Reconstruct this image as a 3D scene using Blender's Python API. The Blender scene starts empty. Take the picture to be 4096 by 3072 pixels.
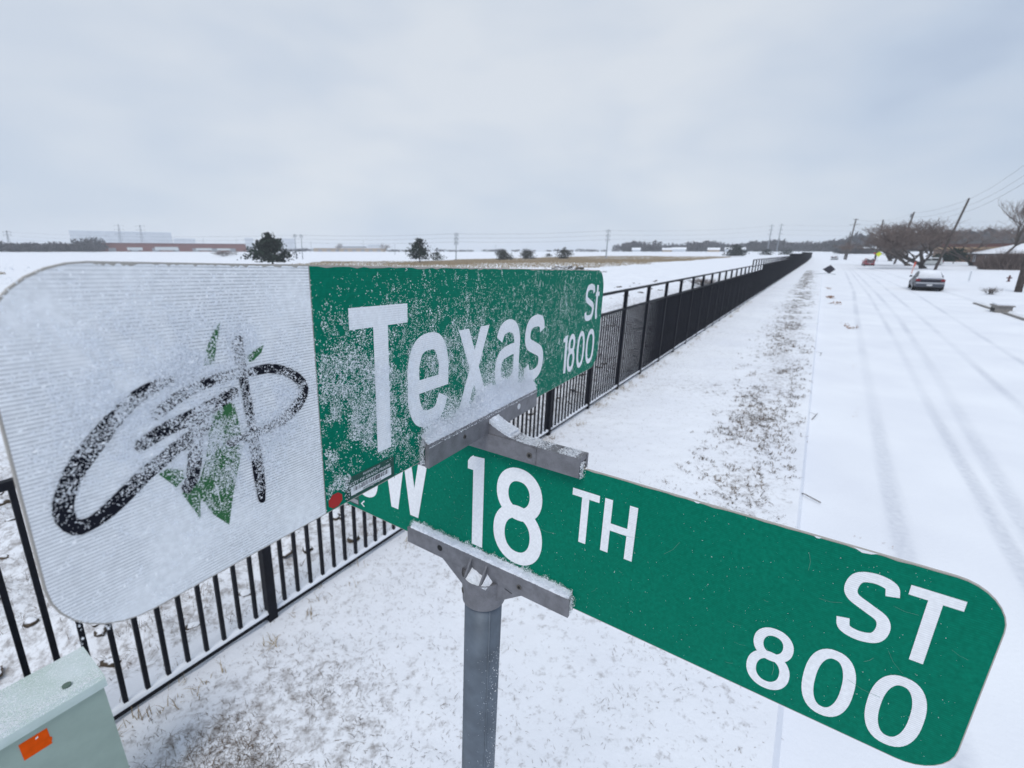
import bpy, math, random
import numpy as np
from mathutils import Vector, noise as mnoise
R = math.radians
random.seed(7)
rng = np.random.default_rng(11)
sc = bpy.context.scene
COL = sc.collection

# ---------------------------------------------------------------- camera, sky, sun, exposure
H = 2.72
cd = bpy.data.cameras.new('camera')
cam = bpy.data.objects.new('camera', cd)
COL.objects.link(cam)
cam.location = (0, 0, H)
cam.rotation_euler = (R(90 - 16.088), 0, 0)
cd.sensor_width = 36
cd.lens = 16
cd.clip_start = .02
cd.clip_end = 6000
cd.dof.use_dof = True
cd.dof.focus_distance = .58
cd.dof.aperture_fstop = 7.1
sc.camera = cam

SUN_EL, SUN_AZ = R(58), R(195)          # the veiled sun stands high behind the camera
sdir = Vector((math.sin(SUN_AZ) * math.cos(SUN_EL), math.cos(SUN_AZ) * math.cos(SUN_EL), math.sin(SUN_EL)))
sl = bpy.data.lights.new('sun', 'SUN')
sl.energy = 1.45
sl.angle = R(25)
sl.color = (1, .97, .93)
so = bpy.data.objects.new('sun', sl)
COL.objects.link(so)
so.rotation_euler = (-sdir).to_track_quat('-Z', 'Y').to_euler()

W = bpy.data.worlds.new('World')
sc.world = W
W.use_nodes = True
nt = W.node_tree
nt.nodes.clear()
def wn(t, **k):
    n = nt.nodes.new(t)
    for a, b in k.items(): setattr(n, a, b)
    return n
def wl(a, b): nt.links.new(a, b)
sky = wn('ShaderNodeTexSky', sky_type='NISHITA', sun_disc=False, sun_elevation=SUN_EL, sun_rotation=SUN_AZ)
bgs = wn('ShaderNodeBackground'); bgs.inputs['Strength'].default_value = .09
wl(sky.outputs[0], bgs.inputs['Color'])
tc = wn('ShaderNodeTexCoord')
mp = wn('ShaderNodeMapping'); mp.inputs['Scale'].default_value = (1.2, 1.2, 3.0)
wl(tc.outputs['Generated'], mp.inputs['Vector'])
nz = wn('ShaderNodeTexNoise'); nz.inputs['Scale'].default_value = 1.9; nz.inputs['Detail'].default_value = 3; nz.inputs['Roughness'].default_value = .52
nz.inputs['Distortion'].default_value = .15
wl(mp.outputs[0], nz.inputs['Vector'])
dt = wn('ShaderNodeVectorMath', operation='DOT_PRODUCT'); dt.inputs[1].default_value = Vector((-.11, .80, .59)).normalized()      # thinner cloud ahead
wl(tc.outputs['Generated'], dt.inputs[0])
mr = wn('ShaderNodeMapRange', interpolation_type='SMOOTHSTEP')
mr.inputs['From Min'].default_value = -.1; mr.inputs['From Max'].default_value = 1.0
mr.inputs['To Min'].default_value = .30; mr.inputs['To Max'].default_value = 1.0
wl(dt.outputs['Value'], mr.inputs['Value'])
ad = wn('ShaderNodeMath', operation='MULTIPLY_ADD'); ad.inputs[1].default_value = .95
ns = wn('ShaderNodeMath', operation='MULTIPLY_ADD'); ns.inputs[1].default_value = 1.35; ns.inputs[2].default_value = -.755
wl(nz.outputs['Fac'], ns.inputs[0])
wl(mr.outputs[0], ad.inputs[0]); wl(ns.outputs[0], ad.inputs[2])
cr = wn('ShaderNodeValToRGB')
cr.color_ramp.elements[0].position = 0; cr.color_ramp.elements[0].color = (.36, .47, .68, 1)
cr.color_ramp.elements[1].position = 1; cr.color_ramp.elements[1].color = (.85, .91, .99, 1)
e = cr.color_ramp.elements.new(.5); e.color = (.64, .745, .90, 1)
wl(ad.outputs[0], cr.inputs[0])
bgc = wn('ShaderNodeBackground'); bgc.inputs['Strength'].default_value = .80
wl(cr.outputs[0], bgc.inputs['Color'])
mx = wn('ShaderNodeMixShader'); mx.inputs[0].default_value = .92        # cloud cover
wl(bgs.outputs[0], mx.inputs[1]); wl(bgc.outputs[0], mx.inputs[2])
wo = wn('ShaderNodeOutputWorld'); wl(mx.outputs[0], wo.inputs['Surface'])

vs = sc.view_settings
sc.display_settings.display_device = 'sRGB'
vs.view_transform = 'Standard'; vs.look = 'None'; vs.exposure = .10; vs.gamma = 1; vs.use_curve_mapping = False
sc.render.engine = 'CYCLES'
cy = sc.cycles
cy.use_denoising = True
cy.max_bounces = 10; cy.diffuse_bounces = 8; cy.glossy_bounces = 2; cy.transmission_bounces = 8; cy.volume_bounces = 1
cy.transparent_max_bounces = 6

# ---------------------------------------------------------------- small tools
def tag(o, label=None, cat=None, group=None, kind=None):
    for k, v in (('label', label), ('category', cat), ('group', group), ('kind', kind)):
        if v: o[k] = v
    return o
ORG = {}                                # where each root stands
def empty(name, loc, label=None, cat=None, group=None):
    o = bpy.data.objects.new(name, None)
    o.empty_display_size = .1
    COL.objects.link(o)
    o.location = loc
    ORG[o] = np.array(loc, float)
    return tag(o, label, cat, group)
def rootpos(o): return ORG.get(o, np.zeros(3))
class MB:
    """collects faces in world coordinates; build() links them as one mesh object under a parent"""
    def __init__(s): s.v = []; s.f = []; s.n = 0
    def add(s, vs, fs):
        b = s.n
        s.v.append(np.asarray(vs, float).reshape(-1, 3)); s.n += len(s.v[-1])
        s.f.extend([tuple(i + b for i in f) for f in fs])
    def box(s, o, ax, ay, az, x, y, z):
        """box spanned by axes ax, ay, az from origin o, over the ranges x, y, z"""
        o, ax, ay, az = (np.asarray(q, float) for q in (o, ax, ay, az))
        vs = [o + ax * i + ay * j + az * k for k in z for j in y for i in x]
        s.add(vs, [(0, 2, 3, 1), (4, 5, 7, 6), (0, 1, 5, 4), (2, 6, 7, 3), (0, 4, 6, 2), (1, 3, 7, 5)])
    def tube(s, pts, rad, n=6, cap=True):
        pts = np.asarray(pts, float); m = len(pts)
        rad = np.broadcast_to(np.asarray(rad, float), (m,))
        d = np.gradient(pts, axis=0); d /= np.linalg.norm(d, axis=1)[:, None] + 1e-12
        up = np.array([0, 0, 1.]) if abs(d[0, 2]) < .9 else np.array([1., 0, 0])
        vs = []
        for p, t, r in zip(pts, d, rad):
            a = np.cross(t, up); a /= np.linalg.norm(a) + 1e-12; b = np.cross(t, a)
            th = np.arange(n) * 2 * math.pi / n
            vs.append(p + r * (np.cos(th)[:, None] * a + np.sin(th)[:, None] * b))
        fs = [(i * n + j, i * n + (j + 1) % n, (i + 1) * n + (j + 1) % n, (i + 1) * n + j) for i in range(m - 1) for j in range(n)]
        if cap: fs += [tuple(range(n))[::-1], tuple((m - 1) * n + j for j in range(n))]
        s.add(np.vstack(vs), fs)
    def prism(s, poly, fr, o0, o1):
        """polygon of local (a, b) points in frame fr, extruded from offset o0 to o1"""
        n = len(poly)
        vs = [fr(a, b, o0) for a, b in poly] + [fr(a, b, o1) for a, b in poly]
        s.add(vs, [tuple(range(n))[::-1], tuple(range(n, 2 * n))] + [(i, (i + 1) % n, n + (i + 1) % n, n + i) for i in range(n)])
    def build(s, name, mat, parent=None, smooth=False, pos=None):
        V = np.vstack(s.v); org = rootpos(parent) if parent else np.zeros(3)
        here = np.array(pos, float) if pos is not None else org
        me = bpy.data.meshes.new(name)
        me.from_pydata((V - here).tolist(), [], s.f)
        me.update()
        if smooth: me.shade_smooth()
        return link(name, me, mat, parent, here - org)
def link(name, me, mat, parent=None, loc=(0, 0, 0)):
    o = bpy.data.objects.new(name, me)
    COL.objects.link(o)
    if mat is not None and not me.materials: me.materials.append(mat)
    if parent: o.parent = parent
    o.location = loc
    ORG[o] = (rootpos(parent) if parent else 0) + np.array(loc, float)
    return o
def fast_mesh(name, V, F, mat, parent=None, smooth=False):
    """large triangle or quad meshes straight from arrays"""
    V = np.ascontiguousarray(V, dtype=np.float32) - (rootpos(parent) if parent else np.zeros(3)).astype(np.float32)
    F = np.ascontiguousarray(F, dtype=np.int32); k = F.shape[1]
    me = bpy.data.meshes.new(name)
    me.vertices.add(len(V)); me.vertices.foreach_set('co', V.ravel())
    me.loops.add(F.size); me.loops.foreach_set('vertex_index', F.ravel())
    me.polygons.add(len(F)); me.polygons.foreach_set('loop_start', np.arange(0, F.size, k, dtype=np.int32))
    me.update(calc_edges=True); me.validate()
    if smooth: me.shade_smooth()
    return link(name, me, mat, parent)

def hash2(i, j, seed):
    n = (i.astype(np.int64) * 374761393 + j.astype(np.int64) * 668265263 + seed * 974634777) & 0xffffffff
    n = ((n ^ (n >> 13)) * 1274126177) & 0xffffffff
    return ((n ^ (n >> 16)) & 0xffff) / 65535.0
def vnoise(x, y, seed=0):
    x = np.asarray(x, float); y = np.asarray(y, float)
    i = np.floor(x); j = np.floor(y); u = x - i; v = y - j
    u = u * u * (3 - 2 * u); v = v * v * (3 - 2 * v)
    a = hash2(i, j, seed); b = hash2(i + 1, j, seed); c = hash2(i, j + 1, seed); d = hash2(i + 1, j + 1, seed)
    return (a * (1 - u) + b * u) * (1 - v) + (c * (1 - u) + d * u) * v
def fbm(x, y, seed=0, o=4):
    t = 0; k = .5; n = 0
    for q in range(o):
        t = t + k * vnoise(np.asarray(x) * 2 ** q, np.asarray(y) * 2 ** q, seed + q * 17); n += k; k *= .5
    return t / n
def sstep(a, b, x):
    t = np.clip((np.asarray(x, float) - a) / (b - a), 0, 1); return t * t * (3 - 2 * t)

# ---------------------------------------------------------------- materials
def mat(name, color, rough=.6, metal=0., spec=.4, var=0., vscale=8., bump=0., bscale=60., bdetail=4., color2=None, coords='Object'):
    m = bpy.data.materials.new(name); m.use_nodes = True
    t = m.node_tree; p = t.nodes['Principled BSDF']
    p.inputs['Roughness'].default_value = rough; p.inputs['Metallic'].default_value = metal
    p.inputs['Specular IOR Level'].default_value = spec
    p.inputs['Base Color'].default_value = (*color, 1)
    tcn = t.nodes.new('ShaderNodeTexCoord')
    if var or color2:
        n = t.nodes.new('ShaderNodeTexNoise'); n.inputs['Scale'].default_value = vscale; n.inputs['Detail'].default_value = 5
        n.inputs['Roughness'].default_value = .6
        t.links.new(tcn.outputs[coords], n.inputs['Vector'])
        r = t.nodes.new('ShaderNodeValToRGB')
        lo = color2 or [c * (1 - var) for c in color]; hi = color if color2 else [min(1, c * (1 + var)) for c in color]
        r.color_ramp.elements[0].position = .36; r.color_ramp.elements[0].color = (*lo, 1)
        r.color_ramp.elements[1].position = .64; r.color_ramp.elements[1].color = (*hi, 1)
        t.links.new(n.outputs['Fac'], r.inputs[0]); t.links.new(r.outputs[0], p.inputs['Base Color'])
    if bump:
        n2 = t.nodes.new('ShaderNodeTexNoise'); n2.inputs['Scale'].default_value = bscale; n2.inputs['Detail'].default_value = bdetail
        t.links.new(tcn.outputs[coords], n2.inputs['Vector'])
        b = t.nodes.new('ShaderNodeBump'); b.inputs['Strength'].default_value = bump; b.inputs['Distance'].default_value = .01
        t.links.new(n2.outputs['Fac'], b.inputs['Height']); t.links.new(b.outputs[0], p.inputs['Normal'])
    return m
M = {}
SNOW = (.83, .855, .90)
M['snow'] = mat('snow', SNOW, .75, var=.05, vscale=3, bump=.35, bscale=25, bdetail=8)
M['flake'] = mat('snow_flake', (.92, .94, .97), .6)
_t = M['flake'].node_tree; _tr = _t.nodes.new('ShaderNodeBsdfTranslucent'); _tr.inputs['Color'].default_value = (.92, .94, .97, 1)
_mx = _t.nodes.new('ShaderNodeMixShader'); _mx.inputs[0].default_value = .3
_t.links.new(_t.nodes['Principled BSDF'].outputs[0], _mx.inputs[1]); _t.links.new(_tr.outputs[0], _mx.inputs[2]); _t.links.new(_mx.outputs[0], _t.nodes['Material Output'].inputs['Surface'])
M['iron'] = mat('black_iron', (.007, .008, .013), .55, spec=.18, var=.3, vscale=20)
M['cast'] = mat('cast_aluminium', (.185, .185, .20), .55, metal=.25, var=.16, vscale=60, bump=.25, bscale=500)
M['galv'] = mat('galvanised_steel', (.125, .15, .18), .5, metal=.35, var=.22, vscale=14)
M['dark'] = mat('dark_hole', (.012, .012, .012), .7)  # near black paints in the shade inside holes, sockets, slots and the inlet throat
M['bolt'] = mat('dull_bolt', (.12, .11, .10), .5, metal=.5)
M['alum'] = mat('sign_edge', (.42, .39, .35), .6)
M['film_w'] = mat('white_vinyl', (.78, .795, .81), .45, var=.04, vscale=40)
M['black'] = mat('black_ink', (.008, .009, .016), .6, spec=.1)
M['green_ink'] = mat('leaf_green_ink', (.02, .13, .035), .5)
M['red'] = mat('red_dot', (.42, .012, .012), .5)
M['sticker'] = mat('grey_green_label', (.018, .070, .055), .45, var=.15, vscale=300)
M['box'] = mat('pale_green_paint', (.30, .385, .335), .45, var=.05, vscale=12)
M['lid'] = mat('frosted_lid_paint', (.60, .68, .68), .6, color2=(.45, .555, .505), vscale=4.5)
M['orange'] = mat('orange_label', (.72, .085, .003), .6, spec=.05, var=.08, vscale=40)
M['grass'] = mat('dead_grass', (.20, .15, .11), .8, color2=(.10, .078, .062), vscale=2.5)
M['straw'] = mat('straw_grass', (.42, .33, .20), .8, color2=(.22, .16, .10), vscale=2.5)
M['leaf'] = mat('brown_leaf', (.27, .13, .06), .8, var=.3, vscale=9)
M['bark'] = mat('bark', (.085, .07, .06), .85, var=.3, vscale=3)
M['twig'] = mat('twig', (.15, .115, .10), .85, var=.25, vscale=2)
M['cedar'] = mat('cedar_green', (.016, .028, .018), .85, spec=.1, var=.45, vscale=1.2)
M['cedar2'] = mat('cedar_brown_green', (.035, .036, .024), .8, var=.4, vscale=1.2)
M['woods'] = mat('winter_woods', (.085, .078, .085), .9, color2=(.04, .043, .042), vscale=.15)
M['pole_w'] = mat('weathered_pole', (.075, .062, .055), .85, var=.25, vscale=4)
M['steel_p'] = mat('pylon_steel', (.22, .24, .26), .5, metal=.3)
M['wire'] = mat('wire', (.09, .095, .10), .6)
M['redwall'] = mat('red_cladding', (.21, .095, .08), .8, var=.08, vscale=.4)
M['whitewall'] = mat('white_cladding', (.62, .65, .68), .7, var=.04, vscale=.3)
M['tanwall'] = mat('tan_cladding', (.42, .33, .24), .8, var=.08, vscale=.3)
M['greywall'] = mat('grey_cladding', (.30, .31, .33), .7)
M['brick'] = mat('brown_brick', (.16, .105, .085), .85, var=.2, vscale=5)
M['brownwood'] = mat('brown_siding', (.19, .12, .08), .8, var=.2, vscale=2)
M['tanwood'] = mat('tan_fascia', (.42, .30, .18), .8)
M['redwood'] = mat('red_brown_fascia', (.15, .06, .045), .8)
M['shingle'] = mat('dark_shingle', (.06, .055, .055), .9, var=.2, vscale=3)
M['glass'] = mat('dark_glass', (.02, .023, .028), .12, spec=.6)
M['silver'] = mat('grey_car_paint', (.075, .082, .10), .35, metal=.3)
M['chrome'] = mat('bright_trim', (.45, .46, .48), .3, metal=.5)
M['redcar'] = mat('red_car_paint', (.30, .012, .025), .3)
M['whitecar'] = mat('white_car_paint', (.60, .63, .63), .35)
M['tyre'] = mat('tyre', (.02, .02, .02), .85)
M['taillight'] = mat('tail_light', (.22, .008, .014), .35)
M['plate'] = mat('plate_white', (.6, .6, .6), .5)
M['concrete'] = mat('concrete', (.25, .235, .22), .85, var=.15, vscale=8)
M['yel'] = mat('fluorescent_yellow', (.62, .72, .01), .5)
M['stopred'] = mat('stop_red', (.45, .02, .03), .5)
M['sgreen'] = mat('sign_green_far', (.05, .22, .16), .5)
M['pink'] = mat('marker_orange_red', (.62, .10, .06), .5)
M['navy'] = mat('dark_board', (.018, .018, .03), .6)
M['hyd'] = mat('red_brown_paint', (.10, .035, .03), .7)

def film_material(name, col, line_col=None, period=.0023, spots=0., mottle=.80):
    """retroreflective film: fine horizontal ribs along the blade's own height, faint mottling"""
    m = mat(name, col, .55, spec=.06)
    t = m.node_tree; p = t.nodes['Principled BSDF']
    tcn = t.nodes['Texture Coordinate']
    d = t.nodes.new('ShaderNodeVectorMath'); d.operation = 'DOT_PRODUCT'; d.inputs[1].default_value = tuple(GUP)
    t.links.new(tcn.outputs['Object'], d.inputs[0])
    k = t.nodes.new('ShaderNodeMath'); k.operation = 'MULTIPLY'; k.inputs[1].default_value = 1 / period
    t.links.new(d.outputs['Value'], k.inputs[0])
    fr = t.nodes.new('ShaderNodeMath'); fr.operation = 'FRACT'; t.links.new(k.outputs[0], fr.inputs[0])
    lt = t.nodes.new('ShaderNodeMath'); lt.operation = 'LESS_THAN'; lt.inputs[1].default_value = .26
    t.links.new(fr.outputs[0], lt.inputs[0])
    n = t.nodes.new('ShaderNodeTexNoise'); n.inputs['Scale'].default_value = 14; n.inputs['Detail'].default_value = 4
    t.links.new(tcn.outputs['Object'], n.inputs['Vector'])
    mrn = t.nodes.new('ShaderNodeMapRange'); mrn.inputs['From Min'].default_value = .36; mrn.inputs['From Max'].default_value = .56
    t.links.new(n.outputs['Fac'], mrn.inputs['Value'])
    ml = t.nodes.new('ShaderNodeMath'); ml.operation = 'MULTIPLY'
    t.links.new(lt.outputs[0], ml.inputs[0]); t.links.new(mrn.outputs[0], ml.inputs[1])
    n2 = t.nodes.new('ShaderNodeTexNoise'); n2.inputs['Scale'].default_value = 240; n2.inputs['Detail'].default_value = 6
    t.links.new(tcn.outputs['Object'], n2.inputs['Vector'])
    rp = t.nodes.new('ShaderNodeValToRGB')
    rp.color_ramp.elements[0].position = .3; rp.color_ramp.elements[0].color = (*[c * mottle for c in col], 1)
    rp.color_ramp.elements[1].position = .72; rp.color_ramp.elements[1].color = (*[min(1, c * 1.1 + spots) for c in col], 1)
    t.links.new(n2.outputs['Fac'], rp.inputs[0])
    mxn = t.nodes.new('ShaderNodeMix'); mxn.data_type = 'RGBA'
    mxn.inputs[7].default_value = (*(line_col or [c * .8 for c in col]), 1)
    t.links.new(ml.outputs[0], mxn.inputs[0]); t.links.new(rp.outputs[0], mxn.inputs[6])
    t.links.new(mxn.outputs[2], p.inputs['Base Color'])
    return m
GUP = np.array([.042, .019, 1.]); GUP /= np.linalg.norm(GUP)      # the direction in which the posts stand up
M['film_white'] = film_material('white_ribbed_film', (.84, .85, .86), (.46, .47, .49), mottle=.92)
M['letter'] = film_material('white_letter_film', (.83, .84, .855), (.70, .71, .73), mottle=.94)
M['film_green'] = film_material('green_film', (.0, .182, .112), (.0, .145, .087), spots=.002)

# two sided leaf / blade materials stay plain diffuse

# ---------------------------------------------------------------- the lie of the land
RA = R(33.1)
ES = np.array([math.sin(RA), math.cos(RA), 0.])      # along the street, away from the camera
ET = np.array([math.cos(RA), -math.sin(RA), 0.])     # across it, to the right
def st(s, t, z=0.): return ES * s + ET * t + np.array([0, 0, z])
def terrain(x, y):
    r = np.hypot(x, y); q = np.clip((r - 150) / 330, 0, 1)
    return 3.7 * q * q * (3 - 2 * q)
def drift(s, t): return (.0055 * np.clip(s, -20, 150) - .03) * sstep(-2.5, -.3, t) * (1 - sstep(12, 30, t))
def xyz(p): return np.array([p[0], p[1], terrain(p[0], p[1])])
KERB, KERB2, DROP = .24, 7.95, .11
def track(s, t, pts, w):
    c = np.interp(s, [p[0] for p in pts], [p[1] for p in pts])
    return 1 - sstep(w * .2, w * .7, np.abs(t - c))
TR = [([(-5, 1.0), (6.5, 1.15), (11.7, 1.28), (17, 1.43), (26.5, 1.72), (44, 2.35), (90, 3.2), (240, 4.2)], .20),
      ([(-5, 1.7), (7.1, 2.32), (14.3, 2.72), (26, 3.24), (41, 3.6), (90, 4.4), (240, 5.4)], .20),
      ([(-5, 1.75), (7, 2.05), (11, 2.15), (19, 2.45), (40, 3.05), (90, 3.9)], .16),
      ([(-5, 2.9), (12, 3.6), (16, 3.75), (27, 4.12), (60, 5.0), (120, 6.)], .18),
      ([(-5, 4.2), (10, 4.7), (20, 5.0), (45, 6.)], .16)]
def ground_height(s, t, x, y):
    """s, t: along and across the street before the drift"""
    z = terrain(x, y)
    near = 1 - sstep(70, 160, np.hypot(x, y))
    inroad = sstep(KERB - .02, KERB + .02, t) * (1 - sstep(KERB2 - .03, KERB2 + .03, t))
    z = z - DROP * inroad
    verge = 1 - inroad
    z = z + verge * near * (.030 * (fbm(s * 1.1, t * 1.1, 3) - .5) + .022 * (fbm(s * 4.5, t * 4.5, 5) - .5) + .022 * (vnoise(s * 10, t * 10, 7) - .5))
    z = z + inroad * near * (.014 * (fbm(s * .9, t * 1.6, 9) - .5) + .006 * (fbm(s * 6, t * 6, 12) - .5))
    z = z + inroad * near * .05 * (1 - sstep(0, .35, t - KERB)) * (.5 + .5 * vnoise(s * .8, t * 0, 4)) * .6
    tr = 0
    for pts, w in TR: tr = np.maximum(tr, track(s, t, pts, w * (1 + s * .004)))
    z = z - inroad * near * tr * (.009 + .010 * (vnoise(s * 9, t * 9, 21) - .5))
    back = (1 - sstep(-3.6, -3.25, t)) * (1 - sstep(40, 120, np.hypot(x, y)))
    z = z + back * (.34 * (fbm(s * .9, t * .9, 31) - .5) + .26 * (fbm(s * 3.4, t * 3.4, 35) - .5) - .06)
    z = z + .75 * np.exp(-((s - 61) / 3.2) ** 2 - ((t + 30.5) / 3.2) ** 2) * (.7 + .6 * fbm(s * 1.2, t * 1.2, 41))
    return z, inroad * tr * near * (.30 + .5 * sstep(.35, .7, fbm(s * .35, t * 1.5, 19, 2)))
def axis(parts):
    out = []
    for a, b, d in parts: out.append(np.arange(a, b, d))
    return np.concatenate(out + [[parts[-1][1]]])
SA = axis([(-1400, -200, 200), (-200, -20, 20), (-20, -3, 1), (-3, 15, .06), (15, 60, .25), (60, 120, 1), (120, 400, 5), (400, 1400, 50)])
TA = axis([(-1400, -400, 50), (-400, -100, 12), (-100, -24, 1.2), (-24, -9, .3), (-9, -3.5, .10), (-3.5, .22, .055), (.22, .26, .04), (.26, 6, .055), (6, 9, .11), (9, 40, 1), (40, 200, 8), (200, 1400, 60)])
cut1 = int(np.argmin(abs(TA - .22))); cut2 = int(np.argmin(abs(TA - .26))); cut3 = int(np.argmin(abs(TA - 7.98)))
S2, T2 = np.meshgrid(SA, TA, indexing='ij')
TT = T2 + drift(S2, T2)
X2 = ES[0] * S2 + ET[0] * TT; Y2 = ES[1] * S2 + ET[1] * TT
Z2, D2 = ground_height(S2, T2, X2, Y2)
def gz(s, t):
    """height of the snow at a street coordinate"""
    s = np.asarray(s, float); t = np.asarray(t, float)
    tq = t - drift(s, t)
    x = ES[0] * s + ET[0] * t; y = ES[1] * s + ET[1] * t
    return ground_height(s, tq, x, y)[0]

def ground_material():
    m = mat('snow_cover', SNOW, .8)
    t = m.node_tree; p = t.nodes['Principled BSDF']; tcn = t.nodes['Texture Coordinate']
    n = t.nodes.new('ShaderNodeTexNoise'); n.inputs['Scale'].default_value = .6; n.inputs['Detail'].default_value = 8
    t.links.new(tcn.outputs['Object'], n.inputs['Vector'])
    rp = t.nodes.new('ShaderNodeValToRGB')
    rp.color_ramp.elements[0].position = .3; rp.color_ramp.elements[0].color = (.765, .79, .845, 1)
    rp.color_ramp.elements[1].position = .7; rp.color_ramp.elements[1].color = (.85, .875, .915, 1)
    t.links.new(n.outputs['Fac'], rp.inputs[0])
    at = t.nodes.new('ShaderNodeAttribute'); at.attribute_name = 'worn'
    n3 = t.nodes.new('ShaderNodeTexNoise'); n3.inputs['Scale'].default_value = 16; n3.inputs['Detail'].default_value = 4
    t.links.new(tcn.outputs['Object'], n3.inputs['Vector'])
    ml = t.nodes.new('ShaderNodeMath'); ml.operation = 'MULTIPLY'
    t.links.new(at.outputs['Fac'], ml.inputs[0]); t.links.new(n3.outputs['Fac'], ml.inputs[1])
    mxn = t.nodes.new('ShaderNodeMix'); mxn.data_type = 'RGBA'; mxn.inputs[7].default_value = (.46, .49, .56, 1)
    t.links.new(ml.outputs[0], mxn.inputs[0]); t.links.new(rp.outputs[0], mxn.inputs[6])
    # thin snow tinted by lawn and earth; crevice shade behind the fence painted in
    n4 = t.nodes.new('ShaderNodeTexNoise'); n4.inputs['Scale'].default_value = 11; n4.inputs['Detail'].default_value = 8; n4.inputs['Roughness'].default_value = .76
    t.links.new(tcn.outputs['Object'], n4.inputs['Vector'])
    a2 = t.nodes.new('ShaderNodeAttribute'); a2.attribute_name = 'thin'
    s4 = t.nodes.new('ShaderNodeMath'); s4.operation = 'MULTIPLY_ADD'; s4.inputs[1].default_value = .20
    t.links.new(a2.outputs['Fac'], s4.inputs[0]); t.links.new(n4.outputs['Fac'], s4.inputs[2])
    r4 = t.nodes.new('ShaderNodeMapRange'); r4.inputs['From Min'].default_value = .66; r4.inputs['From Max'].default_value = .90
    t.links.new(s4.outputs[0], r4.inputs['Value'])
    k4 = t.nodes.new('ShaderNodeMath'); k4.operation = 'MULTIPLY'; k4.use_clamp = True; k4.inputs[1].default_value = 3.
    t.links.new(a2.outputs['Fac'], k4.inputs[0])
    m4 = t.nodes.new('ShaderNodeMath'); m4.operation = 'MULTIPLY'
    t.links.new(r4.outputs[0], m4.inputs[0]); t.links.new(k4.outputs[0], m4.inputs[1])
    mx2 = t.nodes.new('ShaderNodeMix'); mx2.data_type = 'RGBA'; mx2.inputs[7].default_value = (.17, .14, .12, 1)
    t.links.new(m4.outputs[0], mx2.inputs[0]); t.links.new(mxn.outputs[2], mx2.inputs[6])
    t.links.new(mx2.outputs[2], p.inputs['Base Color'])
    n2 = t.nodes.new('ShaderNodeTexNoise'); n2.inputs['Scale'].default_value = 26; n2.inputs['Detail'].default_value = 8; n2.inputs['Roughness'].default_value = .65
    t.links.new(tcn.outputs['Object'], n2.inputs['Vector'])
    b = t.nodes.new('ShaderNodeBump'); b.inputs['Strength'].default_value = .55; b.inputs['Distance'].default_value = .012
    t.links.new(n2.outputs['Fac'], b.inputs['Height']); t.links.new(b.outputs[0], p.inputs['Normal'])
    return m
M['ground'] = ground_material()
strip = np.exp(-((T2 + .35 + .012 * S2) / .38) ** 2) * sstep(2, 7, S2) * (1 - sstep(60, 110, S2))
THIN_SHADE = np.clip(.66 * (1 - sstep(KERB - .1, KERB, T2)) * sstep(-3.2, -2.6, T2) * (.15 + 1.2 * fbm(S2 * .6, T2 * .6, 77)) + .5 * strip * (1 - sstep(16, 40, S2))
               + .9 * np.exp(-((S2 - .75) / .6) ** 2 - ((T2 + 2.2) / .55) ** 2) + (1 - sstep(-3.6, -3.2, T2)) * sstep(-14, -8, T2) * (1.05 + .5 * sstep(5, 8, S2) * (1 - sstep(13, 20, S2)))  # last term: earth patches and painted crevice shade behind the fence
               + .35 * np.exp(-((T2 + 2.95) / .22) ** 2), 0, 1) * (1 - sstep(60, 140, np.hypot(X2, Y2)))
def sheet(name, c0, c1, kind='structure', label=None):
    v = np.stack([X2[:, c0:c1 + 1], Y2[:, c0:c1 + 1], Z2[:, c0:c1 + 1]], -1); a, b = v.shape[:2]
    idx = np.arange(a * b).reshape(a, b)
    F = np.stack([idx[:-1, :-1], idx[:-1, 1:], idx[1:, 1:], idx[1:, :-1]], -1).reshape(-1, 4)
    o = fast_mesh(name, v.reshape(-1, 3), F, M["ground"], smooth=True)
    for nm, arr in (('worn', D2), ('thin', THIN_SHADE)):
        A = o.data.attributes.new(nm, 'FLOAT', 'POINT'); A.data.foreach_set('value', np.ascontiguousarray(arr[:, c0:c1 + 1], dtype=np.float32).ravel())
    tag(o, label, None, None, kind)
    return o
sheet('ground', 0, cut1, label='snow covered verge and open field on the fence side of the street')
sheet('kerb', cut1, cut2, label='snow capped kerb between the verge and the street')
sheet('road', cut2, cut3, label='street under snow with faint tyre tracks')
sheet('ground', cut3, len(TA) - 1, label='snow covered front yards beyond the street')

# ================================================================ THE STREET SIGN
P0 = np.array([-.0533, .6209, 2.1302])              # on the post's axis, where the lower bracket sits
TX = np.array([.4725, .8806, -.0366]); TX /= np.linalg.norm(TX)     # along the upper blade
SX = np.array([.8436, -.5364, -.0252]); SX /= np.linalg.norm(SX)    # along the lower blade
def frame(ax):
    n = np.cross(ax, GUP); n /= np.linalg.norm(n)
    if (np.array([0, 0, H]) - P0) @ n < 0: n = -n
    return (lambda a, b, off=0.: P0 + ax * a + GUP * b + n * off), n
TF, TN = frame(TX)
SF, SN = frame(SX)
foot = P0 - GUP * (P0[2] / GUP[2])
sign = empty('street_sign', tuple(foot), 'street corner sign with two crossed green blades on a grey post, dusted with snow', 'street sign')

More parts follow.
